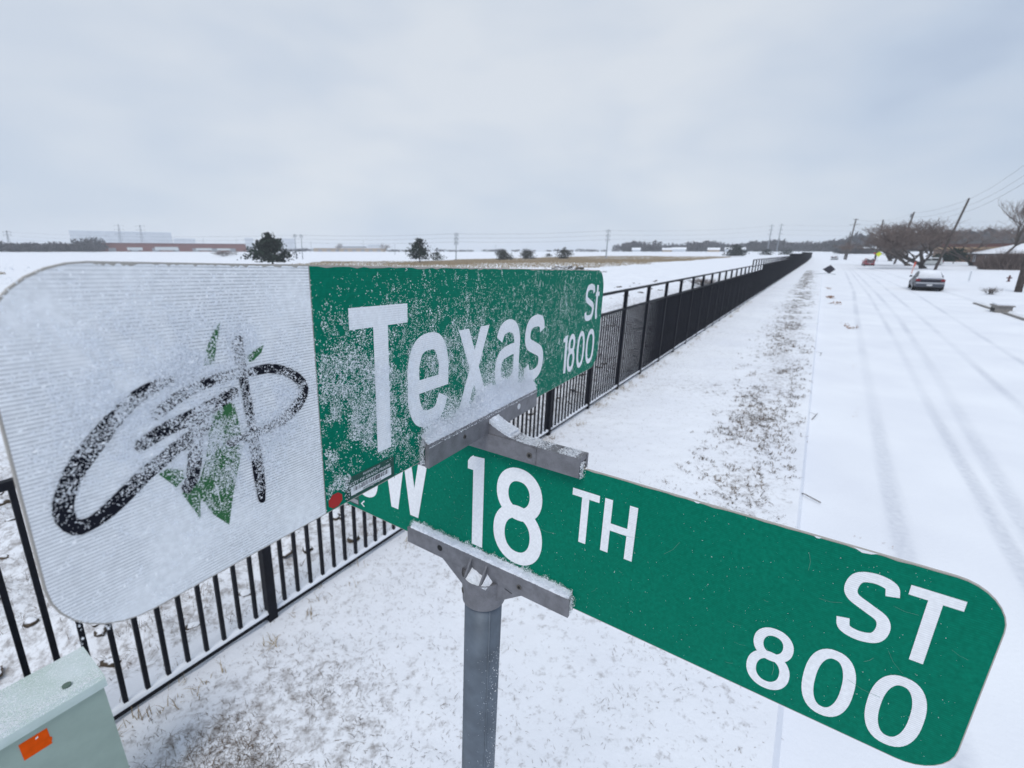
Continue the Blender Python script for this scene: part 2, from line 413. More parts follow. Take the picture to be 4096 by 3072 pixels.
def rrect(x0, x1, y0, y1, r, n=8, top_jit=0.):
    pts = []
    for cx, cy, a0 in ((x1 - r, y0 + r, -90), (x1 - r, y1 - r, 0), (x0 + r, y1 - r, 90), (x0 + r, y0 + r, 180)):
        pts += [(cx + r * math.cos(R(a0 + 90 * k / n)), cy + r * math.sin(R(a0 + 90 * k / n))) for k in range(n + 1)]
    return pts
def flat(fr, poly, off, name, m, parent, **k):
    mb = MB(); mb.add([fr(a, b, off) for a, b in poly], [tuple(range(len(poly)))]); return mb.build(name, m, parent, **k)
def catmull(pts, m=7, closed=False):
    p = np.array(pts, float)
    P = np.vstack([p[-1], p, p[0], p[1]]) if closed else np.vstack([2 * p[0] - p[1], p, 2 * p[-1] - p[-2]])
    out = []
    for i in range(1, len(P) - 2):
        a, b, c, d = P[i - 1:i + 3]
        for t in np.linspace(0, 1, m, endpoint=False):
            out.append(.5 * (2 * b + (c - a) * t + (2 * a - 5 * b + 4 * c - d) * t * t + (3 * b - a - 3 * c + d) * t ** 3))
    if not closed: out.append(P[-2])
    return np.array(out)
def ribbon(mb, fr, pts, w, off, closed=False):
    """a flat band of width w along local points"""
    p = np.array(pts, float); n = len(p)
    if closed: d0 = p - np.roll(p, 1, 0); d1 = np.roll(p, -1, 0) - p
    else:
        d1 = np.vstack([p[1:] - p[:-1], p[-1:] - p[-2:-1]]); d0 = np.vstack([p[1:2] - p[:1], p[1:] - p[:-1]])
    d0 /= np.linalg.norm(d0, axis=1)[:, None]; d1 /= np.linalg.norm(d1, axis=1)[:, None]
    n0 = np.stack([-d0[:, 1], d0[:, 0]], 1); n1 = np.stack([-d1[:, 1], d1[:, 0]], 1)
    m = n0 + n1; m /= np.linalg.norm(m, axis=1)[:, None]
    k = (w / 2) / np.clip((m * n1).sum(1), .35, 1)
    L = p + m * k[:, None]; Rr = p - m * k[:, None]
    vs = [fr(a, b, off) for a, b in L] + [fr(a, b, off) for a, b in Rr]
    fs = [(i, (i + 1) % n, n + (i + 1) % n, n + i) for i in range(n if closed else n - 1)]
    mb.add(vs, fs)
def oval(x0, x1, y0, y1, e=2.35, n=44):
    cx, cy, rx, ry = (x0 + x1) / 2, (y0 + y1) / 2, (x1 - x0) / 2, (y1 - y0) / 2
    o = []
    for k in range(n):
        t = 2 * math.pi * k / n; c, s = math.cos(t), math.sin(t)
        o.append((cx + rx * math.copysign(abs(c) ** (2 / e), c), cy + ry * math.copysign(abs(s) ** (2 / e), s)))
    return o
SCURVE = [(1, .80), (.90, .95), (.52, 1.0), (.13, .94), (0, .76), (.10, .61), (.5, .505), (.9, .40), (1, .235), (.87, .06), (.48, 0), (.10, .05), (0, .21)]
def glyph(fr, ch, x0, x1, y0, y1, w, off, parent, m=None):
    m = m or M['letter']
    mb = MB(); h = w / 2
    X = lambda u: x0 + h + u * (x1 - x0 - w)
    Y = lambda v: y0 + h + v * (y1 - y0 - w)
    poly = lambda pts, o=0.: mb.add([fr(a, b, off + o) for a, b in pts], [tuple(range(len(pts)))])
    cx = (x0 + x1) / 2
    if ch == 'T':
        poly([(x0, y1 - w), (x1, y1 - w), (x1, y1), (x0, y1)]); poly([(cx - h, y0), (cx + h, y0), (cx + h, y1 - w), (cx - h, y1 - w)])
    elif ch == 'H':
        for a in (x0, x1 - w): poly([(a, y0), (a + w, y0), (a + w, y1), (a, y1)])
        c = (y0 + y1) / 2; poly([(x0 + w, c - h), (x1 - w, c - h), (x1 - w, c + h), (x0 + w, c + h)])
    elif ch == '1':
        poly([(x1 - w, y0), (x1, y0), (x1, y1), (x1 - w, y1 - .01 * (y1 - y0))])
        t = .075 * (y1 - y0)
        poly([(x0, y1 - 2.15 * t), (x1 - w, y1 - 2.15 * t), (x1 - w, y1 - .0 * t), (x1 - w - .006 * (y1 - y0) / .15, y1 - .45 * t), (x0, y1 - t)])
    elif ch == '0':
        ribbon(mb, fr, oval(x0 + h, x1 - h, y0 + h, y1 - h), w, off, True)
    elif ch == '8':
        ym = y0 + .545 * (y1 - y0); ins = .045 * (x1 - x0)
        ribbon(mb, fr, oval(x0 + h, x1 - h, y0 + h, ym + h * .15, 2.15), w, off, True)
        ribbon(mb, fr, oval(x0 + h + ins, x1 - h - ins, ym - h * .15, y1 - h, 2.15), w, off + .00012, True)
    elif ch in 'Ss':
        ribbon(mb, fr, catmull([(X(u), Y(v)) for u, v in SCURVE]), w, off)
    elif ch == 'e':
        pts = [(1, .52), (1, .72), (.82, .95), (.5, 1), (.17, .94), (0, .72), (0, .5), (0, .28), (.17, .06), (.5, 0), (.82, .05), (1, .24)]
        ribbon(mb, fr, catmull([(X(u), Y(v)) for u, v in pts]), w, off)
        yb = y0 + .46 * (y1 - y0); poly([(x0 + w * .6, yb - h * .8), (x1, yb - h * .8), (x1, yb + h * .8), (x0 + w * .6, yb + h * .8)], .00012)
    elif ch == 'a':
        ribbon(mb, fr, catmull([(X(u), Y(v)) for u, v in [(.04, .80), (.2, .95), (.52, 1), (.85, .93), (1, .74), (1, .5)]]) .tolist() + [(X(1), y0)], w, off)
        ribbon(mb, fr, catmull([(X(u), Y(v)) for u, v in [(1, .60), (.55, .585), (.14, .52), (0, .30), (.14, .06), (.5, 0), (.85, .09), (1, .25)]]), w * .92, off + .00012)
    elif ch == 'x':
        poly([(x0, y1), (x0 + 1.15 * w, y1), (x1, y0), (x1 - 1.15 * w, y0)]); poly([(x1, y1), (x1 - 1.15 * w, y1), (x0, y0), (x0 + 1.15 * w, y0)], .00012)
    elif ch == 't':
        xs = x0 + .42 * (x1 - x0)
        ribbon(mb, fr, [(xs, y1), (xs, y0 + .3 * (y1 - y0))] + catmull([(xs, y0 + .25 * (y1 - y0)), (xs + .12 * (x1 - x0), y0 + h * 1.2), (x1 - h, y0 + h)]).tolist(), w, off)
        yc = y0 + .74 * (y1 - y0); poly([(x0, yc - h * .8), (x1, yc - h * .8), (x1, yc + h * .8), (x0, yc + h * .8)], .00012)
    elif ch == 'W':
        hh = y1 - y0
        leg = lambda a, b, c, d, o: poly([(x0 + a, y1), (x0 + b, y1), (x0 + d, y0), (x0 + c, y0)], o)
        leg(0, .0191, .0212, .0383, 0); leg(.0466, .0646, .0212, .0383, .0001); leg(.0466, .0646, .0679, .0869, .0002); leg(.0976, .1171, .0679, .0869, .0003)
    return mb.build('letter', m, parent)

# ---- the upper blade
TB, TT_ = .3455, .5705
blade = MB(); blade.prism(rrect(-.4735, .517, TB, TT_, .047), TF, -.0012, .0012)
blade1 = blade.build('upper_blade', M['alum'], sign)
tag(blade1, 'upper blade, white at one end and green at the other, reading Texas St 1800')
def film_poly(x0, x1, y0, y1, r, left=True, right=True, seed=1):
    pts = rrect(x0, x1, y0, y1, r)
    n = 9
    seg = []
    br, tr_, tl, bl = pts[:n], pts[n:2 * n], pts[2 * n:3 * n], pts[3 * n:]
    if not right: br, tr_ = [(x1, y0)], [(x1, y1)]
    if not left: tl, bl = [(x0, y1)], [(x0, y0)]
    rr = random.Random(seed)
    top = []
    k = 90
    for i in range(1, k):
        a = tr_[-1][0] + (tl[0][0] - tr_[-1][0]) * i / k
        top.append((a, y1 - (rr.random() ** 3) * .0016))
    return br + tr_ + top + tl + bl
flat(TF, film_poly(-.4725, -.2875, TB + .001, TT_ - .001, .046, right=False, seed=4), .0015, 'white_field', M['film_white'], blade1)
flat(TF, film_poly(-.2865, .516, TB + .001, TT_ - .001, .046, left=False, seed=5), .0015, 'green_field', M['film_green'], blade1)
LO = .0018
for ch, x0, x1, y0, y1, w in (('T', -.2490, -.1697, .3825, .5335, .0200), ('e', -.1712, -.0965, .3870, .4985, .0200), ('x', -.0745, -.0005, .3870, .4945, .0200),
                              ('a', .0175, .0950, .3860, .4972, .0195), ('s', .1130, .1900, .3830, .4965, .0200),
                              ('S', .3940, .4550, .4615, .5415, .0125), ('t', .4610, .4880, .4610, .5380, .0120),
                              ('1', .2840, .3065, .3665, .4440, .0120), ('8', .3110, .3530, .3640, .4435, .0108), ('0', .3650, .4125, .3625, .4430, .0108), ('0', .4230, .4800, .3610, .4410, .0112)):
    glyph(TF, ch, x0, x1, y0, y1, w, LO, blade1)
LOGO = {
    'g_outer': ([(-3966,5006),(-4015,5000),(-4065,4992),(-4113,4978),(-4159,4959),(-4207,4932),(-4257,4895),(-4307,4853),(-4353,4811),(-4398,4765),(-4441,4720),(-4480,4676),(-4519,4628),(-4553,4576),(-4583,4519),(-4606,4465),(-4624,4416),(-4635,4360),(-4630,4296),(-4609,4237),(-4575,4190),(-4534,4171),(-4497,4174),(-4459,4182),(-4417,4196),(-4372,4217),(-4322,4248),(-4270,4284),(-4224,4318),(-4184,4349),(-4147,4376),(-4109,4398),(-4068,4420),(-4025,4446),(-3985,4475),(-3945,4501),(-3896,4527),(-3841,4554),(-3813,4568)],
        [(-3955,4954),(-4003,4936),(-4047,4919),(-4089,4899),(-4129,4878),(-4169,4851),(-4211,4812),(-4256,4765),(-4299,4719),(-4341,4671),(-4382,4624),(-4422,4579),(-4457,4536),(-4486,4492),(-4513,4443),(-4532,4397),(-4542,4359),(-4544,4335),(-4544,4320),(-4542,4295),(-4538,4278),(-4531,4268),(-4507,4261),(-4478,4266),(-4445,4284),(-4407,4310),(-4361,4341),(-4312,4378),(-4268,4411),(-4228,4440),(-4186,4467),(-4143,4489),(-4102,4507),(-4064,4527),(-4026,4553),(-3980,4580),(-3926,4603),(-3869,4624),(-3840,4634)]),
    'g_upper': ([(-4063,4743),(-4018,4767),(-3973,4792),(-3926,4816),(-3880,4839),(-3831,4859),(-3771,4873),(-3702,4884),(-3634,4893),(-3566,4898),(-3495,4904)],
        [(-4091,4809),(-4049,4836),(-4004,4864),(-3958,4890),(-3909,4915),(-3852,4936),(-3786,4950),(-3714,4960),(-3645,4968),(-3575,4972),(-3505,4976)]),
    'g_middle': ([(-4174,4564),(-4115,4586),(-4055,4608),(-3995,4624),(-3930,4636),(-3862,4649),(-3799,4667),(-3740,4688),(-3681,4711),(-3622,4737),(-3562,4764)],
        [(-4198,4639),(-4142,4668),(-4083,4697),(-4018,4720),(-3951,4735),(-3888,4749),(-3831,4766),(-3774,4784),(-3716,4802),(-3656,4821),(-3594,4840)]),
    'r_stem': ([(-3907,4659),(-3914,4605),(-3921,4553),(-3928,4501),(-3935,4448),(-3943,4398),(-3952,4353),(-3960,4315),(-3969,4289),(-3980,4271),(-3996,4248)],
        [(-3825,4638),(-3827,4583),(-3830,4526),(-3837,4468),(-3847,4411),(-3859,4357),(-3872,4308),(-3887,4263),(-3907,4225),(-3929,4202),(-3947,4185)]),
    'arm': ([(-4021,4475),(-3980,4483),(-3933,4493),(-3881,4517),(-3827,4553),(-3772,4591)],
        [(-4041,4551),(-4001,4565),(-3963,4579),(-3920,4599),(-3867,4628),(-3810,4660)]),
    'p_stem': ([(-3551,5178),(-3551,5127),(-3550,5073),(-3545,5004),(-3537,4921),(-3529,4840),(-3524,4772),(-3521,4707),(-3518,4632),(-3517,4545),(-3516,4459),(-3514,4379),(-3512,4300),(-3510,4219),(-3508,4134),(-3505,4056),(-3500,3989),(-3494,3927),(-3491,3895)],
        [(-3472,5178),(-3472,5125),(-3472,5072),(-3471,5004),(-3468,4921),(-3465,4838),(-3461,4769),(-3457,4702),(-3451,4625),(-3444,4536),(-3438,4447),(-3432,4365),(-3426,4283),(-3423,4199),(-3420,4111),(-3420,4030),(-3425,3964),(-3433,3905),(-3437,3875)]),
    'p_bowl': ([(-3435,4895),(-3369,4896),(-3307,4895),(-3250,4881),(-3190,4855),(-3137,4821),(-3093,4783),(-3062,4744),(-3053,4714),(-3060,4679),(-3083,4640),(-3128,4598),(-3188,4557),(-3238,4531),(-3285,4516),(-3337,4502)],
        [(-3441,4961),(-3377,4965),(-3307,4966),(-3232,4952),(-3157,4922),(-3090,4883),(-3031,4834),(-2983,4773),(-2962,4703),(-2974,4638),(-3008,4581),(-3064,4527),(-3133,4482),(-3198,4453),(-3259,4443),(-3313,4437)]),
    'p_foot': ([(-3650,4405),(-3606,4406),(-3559,4407),(-3496,4412),(-3418,4420),(-3334,4430)],
        [(-3663,4466),(-3620,4471),(-3575,4477),(-3513,4481),(-3435,4486),(-3350,4491)]),
}
LEAVES = [
    [(-3612,5323),(-3650,5182),(-3692,5037),(-3756,5031),(-3721,5159),(-3666,5251)],
    [(-3319,5115),(-3342,5060),(-3420,5004),(-3465,5012),(-3441,5065)],
    [(-3731,3806),(-3669,4053),(-3607,4244),(-3556,4402),(-3583,4712),(-3644,4755),(-3732,4715),(-3785,4552),(-3822,4384),(-3890,4227),(-4002,4194),(-3947,4151),(-3878,4071),(-3828,3941)],
    [(-3917,3952),(-3946,4038),(-4005,4190),(-3929,4170),(-3897,4099)],
    [(-4116,4380),(-4061,4397),(-3978,4351),(-3977,4291),(-4031,4249),(-4073,4315)],
]
# the emblem: a brush written GP over grass blades
q = 1e-4
for i, l in enumerate(LEAVES):
    flat(TF, [(a * q, b * q) for a, b in l], .00170 + i * .00003, 'emblem_leaf', M['green_ink'], blade1)
flat(TF, [(-.3797, .4187), (-.3777, .4150), (-.3767, .3989)], .0019, 'emblem_slit', M['film_white'], blade1)
for i, (k, (L, Rr)) in enumerate(LOGO.items()):
    mb = MB(); n = len(L)
    # rounded ends
    mb.add([TF(a * q, b * q, .00195 + i * .00003) for a, b in L] + [TF(a * q, b * q, .00195 + i * .00003) for a, b in Rr], [(j, j + 1, n + j + 1, n + j) for j in range(n - 1)])
    for e0, e1, s0, s1 in ((L[0], Rr[0], L[1], Rr[1]), (L[-1], Rr[-1], L[-2], Rr[-2])):
        c = (np.array(e0, float) + e1) / 2; d = c - (np.array(s0, float) + s1) / 2; d /= np.linalg.norm(d); u = (np.array(e0, float) - e1) / 2; r = np.linalg.norm(u)
        arc = [c + u * math.cos(t) + d * r * .8 * math.sin(t) for t in np.linspace(0, math.pi, 9)]
        mb.add([TF(a * q, b * q, .00195 + i * .00003) for a, b in arc], [tuple(range(9))])
    mb.build('emblem_stroke', M['black'], blade1)
# red dot and the property label
flat(TF, [(-.2758 + .0085 * math.cos(R(22.5 + 45 * k)), .3546 + .0075 * math.sin(R(22.5 + 45 * k))) for k in range(8)], LO, 'red_dot', M['red'], blade1)
flat(TF, rrect(-.2637, -.1960, .3468, .3706, .002, 3), LO, 'property_label', M['sticker'], blade1)
flat(TF, rrect(-.2572, -.2008, .3504, .3594, .0006, 2), LO + .00015, 'label_panel', M['film_w'], blade1)
def text(body, fr, x, y, size, off, m, parent, name, width=None):
    cu = bpy.data.curves.new('text', 'FONT'); cu.body = body; cu.size = size; cu.resolution_u = 3
    cu.align_x = 'LEFT'
    tmp = bpy.data.objects.new('text', cu); COL.objects.link(tmp)
    bpy.context.view_layer.update()
    me = bpy.data.meshes.new_from_object(tmp.evaluated_get(bpy.context.evaluated_depsgraph_get()))
    bpy.data.objects.remove(tmp); bpy.data.curves.remove(cu)
    V = np.array([v.co[:] for v in me.vertices]); F = [tuple(p.vertices) for p in me.polygons]
    bpy.data.meshes.remove(me)
    V[:, 0] -= V[:, 0].min()
    if width: V[:, 0] *= width / V[:, 0].max()
    mb = MB(); mb.add([fr(x + v[0], y + v[1], off) for v in V], F)
    return mb.build(name, m, parent)
text('PROPERTY OF', TF, -.2405, .3662, .0034, LO + .0002, M['film_w'], blade1, 'label_text', .0235)
text('CITY OF GRAND PRAIRIE', TF, -.2572, .3612, .0044, LO + .0002, M['film_w'], blade1, 'label_text', .0555)
text('000000023545', TF, -.2416, .3508, .0030, LO + .0003, M['black'], blade1, 'label_text', .0250)
mb = MB(); rr = random.Random(3); x = -.2535
while x < -.2052:
    w = rr.choice([.0004, .0004, .0008, .0012]); mb.add([TF(a, b, LO + .0003) for a, b in ((x, .3541), (x + w, .3541), (x + w, .3588), (x, .3588))], [(0, 1, 2, 3)]); x += w + rr.choice([.0004, .0007, .0011])
mb.build('label_bars', M['black'], blade1)

# ---- the lower blade
LB, LT = .1125, .3235
mb = MB(); mb.prism(rrect(-.440, .5630, LB - .006, LT, .040), SF, -.0012, .0012)
blade2 = mb.build('lower_blade', M['alum'], sign)
tag(blade2, 'lower green blade reading SW 18th St 800')
flat(SF, film_poly(-.439, .5620, LB - .005, LT - .0012, .039, seed=9), .0015, 'green_field', M['film_green'], blade2)
for ch, x0, x1, y0, y1, w in (('S', -.300, -.2350, .1410, .2960, .0205), ('W', -.2226, -.1055, .1437, .2930, .018), ('1', -.0300, .0010, .1400, .2937, .0205), ('8', .0212, .1060, .1388, .2955, .0205),
                              ('T', .1467, .1850, .2153, .2922, .0102), ('H', .1922, .2352, .2153, .2920, .0104),
                              ('S', .4478, .4906, .2240, .3022, .0108), ('T', .4953, .5343, .2240, .3020, .0105),
                              ('8', .3800, .4225, .1196, .2003, .0098), ('0', .4335, .4780, .1180, .2025, .0108), ('0', .4895, .5340, .1180, .2028, .0108)):
    glyph(SF, ch, x0, x1, y0, y1, w, LO, blade2)
mb = MB(); ribbon(mb, SF, [(-.2748, .1297), (-.2829, .1217), (-.2752, .1175)], .0026, LO); mb.build('scratch_mark', M['film_w'], blade2)
flat(SF, rrect(-.3420, -.2895, .1135, .1330, .002, 3), LO, 'property_label', M['sticker'], blade2)
flat(SF, rrect(-.3380, -.2925, .1165, .1250, .001, 2), LO + .00015, 'label_panel', M['greywall'], blade2)
for x, y, w in ((.4169, .3228, .0035), (.4563, .3222, .0100), (.3000, .3226, .004)):
    flat(SF, [(x - w, .3232), (x - w * .2, .3222 - w * .25), (x + w * .5, .3218 - w * .1), (x + w, .3233)], LO, 'film_chip', M['film_w'], blade2)
flat(SF, rrect(.2366, .2371, .1140, .3215, .0001, 1), LO, 'film_seam', M['film_green'], blade2)
flat(SF, [(.1115 + .0050 * math.cos(t), .1240 + .0062 * math.sin(t)) for t in np.linspace(0, 6.28, 12, endpoint=False)], LO, 'dark_smudge', mat('smudge_green', (.0, .055, .035), .6), blade2)

# ---- post and castings
AX = .006                                            # the post's axis along the lower blade
pole = MB()
top = SF(AX, .060); n = 40
pole.tube([foot + SX * AX - GUP * .3] + [foot + (top - foot) * k for k in np.linspace(.02, 1, 6)], .0302, 28)
# the shallow seam strips rolled along a steel post
for k in (.6, 2.45, 4.4):
    d = SX * math.cos(k) + SN * math.sin(k); e = np.cross(GUP, d)
    pole.box(top - GUP * 2.3, e, d, GUP, (-.0016, .0016), (.0296, .0308), (0, 2.29))
pole_o = pole.build('post', M['galv'], sign, smooth=False)
pole_o.data.shade_smooth()
m_ = pole_o.data
def channel(mb, fr, x0, x1, y0, y1, t=.014, wall=.0050, web=.007, gap=0.):
    """U shaped bar that grips a blade: front plate, back plate, web at the bottom (web < 0: at the top)"""
    mb.prism([(x0, y0), (x1, y0), (x1, y1), (x0, y1)], fr, t - wall, t)
    mb.prism([(x0, y0), (x1, y0), (x1, y1), (x0, y1)], fr, -t, -t + wall)
    if web > 0: mb.prism([(x0 + .001, y0 + .0005), (x1 - .001, y0 + .0005), (x1 - .001, y0 + web), (x0 + .001, y0 + web)], fr, -t + wall, t - wall)
    else: mb.prism([(x0 + .001, y1 + web), (x1 - .001, y1 + web), (x1 - .001, y1 - .0005), (x0 + .001, y1 - .0005)], fr, -t + wall, t - wall)
def bolt(fr, a, b, off, r, parent, socket=True, name='bolt'):
    mb = MB(); c = fr(a, b, off); nn = fr(0, 0, 1) - fr(0, 0, 0)
    mb.tube([c - nn * .004, c + nn * .0006], r, 14)
    o = mb.build(name, M['bolt'], parent)
    mb = MB(); mb.tube([c - nn * .003, c + nn * .0009], r * .55, 10); mb.build('socket', M['dark'], o)
    return o
# lower bracket: bar, collar, gussets
low = MB()
y0, y1 = .0985, .1275
channel(low, SF, AX - .156, AX + .154, y0, y1)
low_o = low.build('lower_bracket', M['cast'], sign)
gus = MB()
gus.prism([(AX - .078, y0 - .0002), (AX - .034, .0665), (AX + .034, .0665), (AX + .078, y0 - .0002)], SF, -.006, .0130)
gus.build('gusset', M['cast'], low_o)
col_ = MB(); c0 = SF(AX, 0)
col_.tube([c0 + GUP * b for b in (.050, .0505, .090, .096, .0965)], [.0335, .0345, .0362, .0362, .0345], 32)
col_.build('collar', M['cast'], low_o, smooth=False)
rim = MB()
for k in range(40):
    a0, a1 = 2 * math.pi * k / 40, 2 * math.pi * (k + 1) / 40
    pt = lambda a, r, b: c0 + (SX * math.cos(a) + SN * math.sin(a)) * r + GUP * b
    rim.add([pt(a0, .0340, .0966), pt(a1, .0340, .0966), pt(a1, .0368, .0990), pt(a0, .0368, .0990), pt(a1, .0368, .0930), pt(a0, .0368, .0930)], [(0, 1, 2, 3), (3, 2, 4, 5)])
rim.build('collar_rim', M['cast'], low_o)
for a in (AX - .0165, AX + .0135):
    mb = MB(); c = SF(a, 0)
    vs = [c + SX * s + SN * o + GUP * b for s in (-.0016, .0016) for o, b in ((.0141, .0965), (.0325, .0968), (.0141, .1240))]
    mb.add(vs, [(0, 1, 2), (5, 4, 3), (0, 3, 4, 1), (1, 4, 5, 2), (2, 5, 3, 0)]); mb.build('rib', M['cast'], low_o)
for a, b, r, nm in ((AX - .082, .1155, .0052, 'bolt_hole'), (AX + .073, .1115, .0042, 'bolt')):
    if nm == 'bolt_hole':
        mb = MB(); c = SF(a, b, .0142); mb.tube([c - SN * .004, c + SN * .0003], r, 14); mb.build(nm, M['dark'], low_o)  # dark disc on the face, painting the shade of the empty hole
    else: bolt(SF, a, b, .0141, r, low_o)
bolt(lambda a, b, o: c0 + (SX * -.62 + SN * .78) * (.0358 + o) + SX * a + GUP * b, .0, .0705, .0, .0045, low_o)
mb = MB(); mb.prism([(AX + .047, .0960), (AX + .060, .0930), (AX + .061, .0938), (AX + .048, .0968)], SF, .0132, .0134); mb.build('slot', M['dark'], low_o)
# upper bracket: a channel under the upper blade crossing a channel over the lower blade
up = MB()
channel(up, TF, -.151, .146, .3405, .3700)
up_o = up.build('upper_bracket', M['cast'], sign)
saddle = MB()
channel(saddle, SF, -.150, .158, .3135, .3400, web=-.007)
saddle.build('saddle', M['cast'], up_o)
hump = MB()
prof = [(x, .3402 + .0235 * max(0, 1 - abs(x - .003) / .072) ** 1.9) for x in np.linspace(-.069, .075, 29)]
hump.prism(prof[::-1] + [(-.069, .3395), (.075, .3395)], SF, -.0125, .0125)
hump.build('gusset', M['cast'], up_o)
pad = MB(); pad.prism([(.0735, .3145), (.0945, .3145), (.0945, .3385), (.0735, .3385)], SF, .0138, .0150); pad.build('boss', M['cast'], up_o)
bolt(SF, .0845, .3262, .0151, .0042, up_o)
bolt(TF, -.076, .3560, .0141, .0030, up_o)
mb = MB(); c = TF(.078, .3572, .0142); mb.tube([c - TN * .004, c + TN * .0003], .0048, 14); mb.build('snow_plug', M['flake'], up_o)

# ================================================================ SNOW ON THE SIGN
def flakes(P, size, name, parent, nrm=None):
    """each point becomes a tiny bent flake: two triangles at a random tilt"""
    n = len(P)
    u = rng.normal(size=(n, 3)); rv = rng.normal(size=(n, 3))
    if nrm is not None:
        u -= np.outer(u @ nrm, nrm) * .8; rv -= np.outer(rv @ nrm, nrm) * -.8
    u /= np.linalg.norm(u, axis=1)[:, None]
    v = np.cross(u, nrm + .45 * rng.normal(size=(n, 3))) if nrm is not None else np.cross(u, rv); v /= np.linalg.norm(v, axis=1)[:, None]
    s = (np.broadcast_to(size, n) * rng.uniform(.5, 1.3, n) * np.where(rng.random(n) < .12, 1.7, 1.))[:, None]
    w = np.cross(u, v)
    k = rng.uniform(.25, .7, (n, 1))
    V = np.stack([P - u * s, P + v * s * k, P + u * s, P - v * s * k + w * s * .4], 1).reshape(-1, 3)
    i = np.arange(n)[:, None] * 4
    F = np.concatenate([i + [0, 1, 2], i + [0, 2, 3]])
    o = fast_mesh(name, V, F, M['flake'], parent)
    return tag(o, kind='stuff')
def FV(fr, a, b, off):
    o = fr(0, 0, 0); ea = fr(1, 0, 0) - o; eb = fr(0, 1, 0) - o; en = fr(0, 0, 1) - o
    return o + a[:, None] * ea + b[:, None] * eb + off[:, None] * en
def gauss(a, b, x, y, sx, sy): return np.exp(-((a - x) / sx) ** 2 - ((b - y) / sy) ** 2)
N = 520000
a = rng.uniform(-.470, .514, N); b = rng.uniform(TB + .002, TT_ - .002, N)
clump = fbm(a * 85, b * 85, 3, 4); fine = fbm(a * 300, b * 300, 8, 2)
big = fbm(a * 22, b * 22, 14, 2)
d = np.zeros(N)
green = a > -.287
d *= 0
d += green * .030 * sstep(.575, .52, b) * sstep(.50, .30, a)
d += green * .30 * gauss(a, b, -.245, .455, .075, .055) * sstep(.30, .6, big)
d += green * .55 * gauss(a, b, -.250, .415, .06, .035) * sstep(.40, .6, big) + green * .5 * gauss(a, b, -.165, .40, .03, .03) * sstep(.42, .6, big)
d += green * .13 * gauss(a, b, -.06, .47, .12, .06)
d += green * .05 * gauss(a, b, .16, .475, .20, .055)
d += green * .12 * gauss(a, b, .30, .49, .05, .04) * sstep(.4, .6, big)
white = ~green
d += white * 1.35 * (1 - .75 * gauss(a, b, -.455, .430, .035, .035)) * (.42 * gauss(a, b, -.372, .478, .050, .050) + .30 * gauss(a, b, -.345, .430, .035, .035) + .30 * gauss(a, b, -.405, .462, .035, .03)
              + .16 * gauss(a, b, -.435, .47, .04, .05) + .22 * gauss(a, b, -.325, .48, .035, .04) + .06
              + .12 * gauss(a, b, -.452, .435, .02, .02))
pr = d * sstep(.28, .66, clump) * 1.5 * (.35 + 1.3 * fine)
keep = rng.random(N) < np.clip(pr, 0, .85)
ka, kb = a[keep], b[keep]
nl = (np.hypot(ka + .2758, kb - .3546) > .0105) & ~((np.abs(ka + .2298) < .036) & (np.abs(kb - .3587) < .014) & (rng.random(len(ka)) < .85)); ka, kb = ka[nl], kb[nl]
P = FV(TF, ka, kb, .0022 + rng.exponential(.0006, len(ka)))
flakes(P, .00060, 'snow_dusting', blade1, TN)
def puffs(n, x0, x1, y0, y1, dens, size, depth, seed, parent):
    a = rng.uniform(x0, x1, n); b = rng.uniform(y0, y1, n)
    c = fbm(a * 60, b * 60, seed, 4)
    k = rng.random(n) < np.clip(dens(a, b) * sstep(.40, .60, c) * 1.35, 0, 1) * (np.hypot(a + .2758, b - .3546) > .0105)
    a, b, c = a[k], b[k], c[k]
    flakes(FV(TF, a, b, .0022 + rng.random(len(a)) * depth * sstep(.4, .75, c)), size, 'snow_dusting', parent, TN)
puffs(72000, -.462, -.288, .375, .560, lambda a, b: .95 * gauss(a, b, -.366, .485, .042, .036) + .85 * gauss(a, b, -.352, .445, .030, .030) + .75 * gauss(a, b, -.336, .490, .03, .035)
      + .6 * gauss(a, b, -.400, .505, .05, .03) + .45 * gauss(a, b, -.395, .470, .03, .02) + .35 * gauss(a, b, -.316, .47, .022, .03) + .22 * gauss(a, b, -.452, .442, .012, .010),   .00070, .0022, 201, blade1)
puffs(85000, -.286, .02, .350, .540, lambda a, b: .85 * gauss(a, b, -.262, .405, .030, .022) + .7 * gauss(a, b, -.245, .470, .045, .030) + .8 * gauss(a, b, -.268, .372, .022, .014) + .6 * gauss(a, b, -.185, .425, .03, .03) + .35 * gauss(a, b, -.12, .47, .08, .04), .00075, .004, 211, blade1)
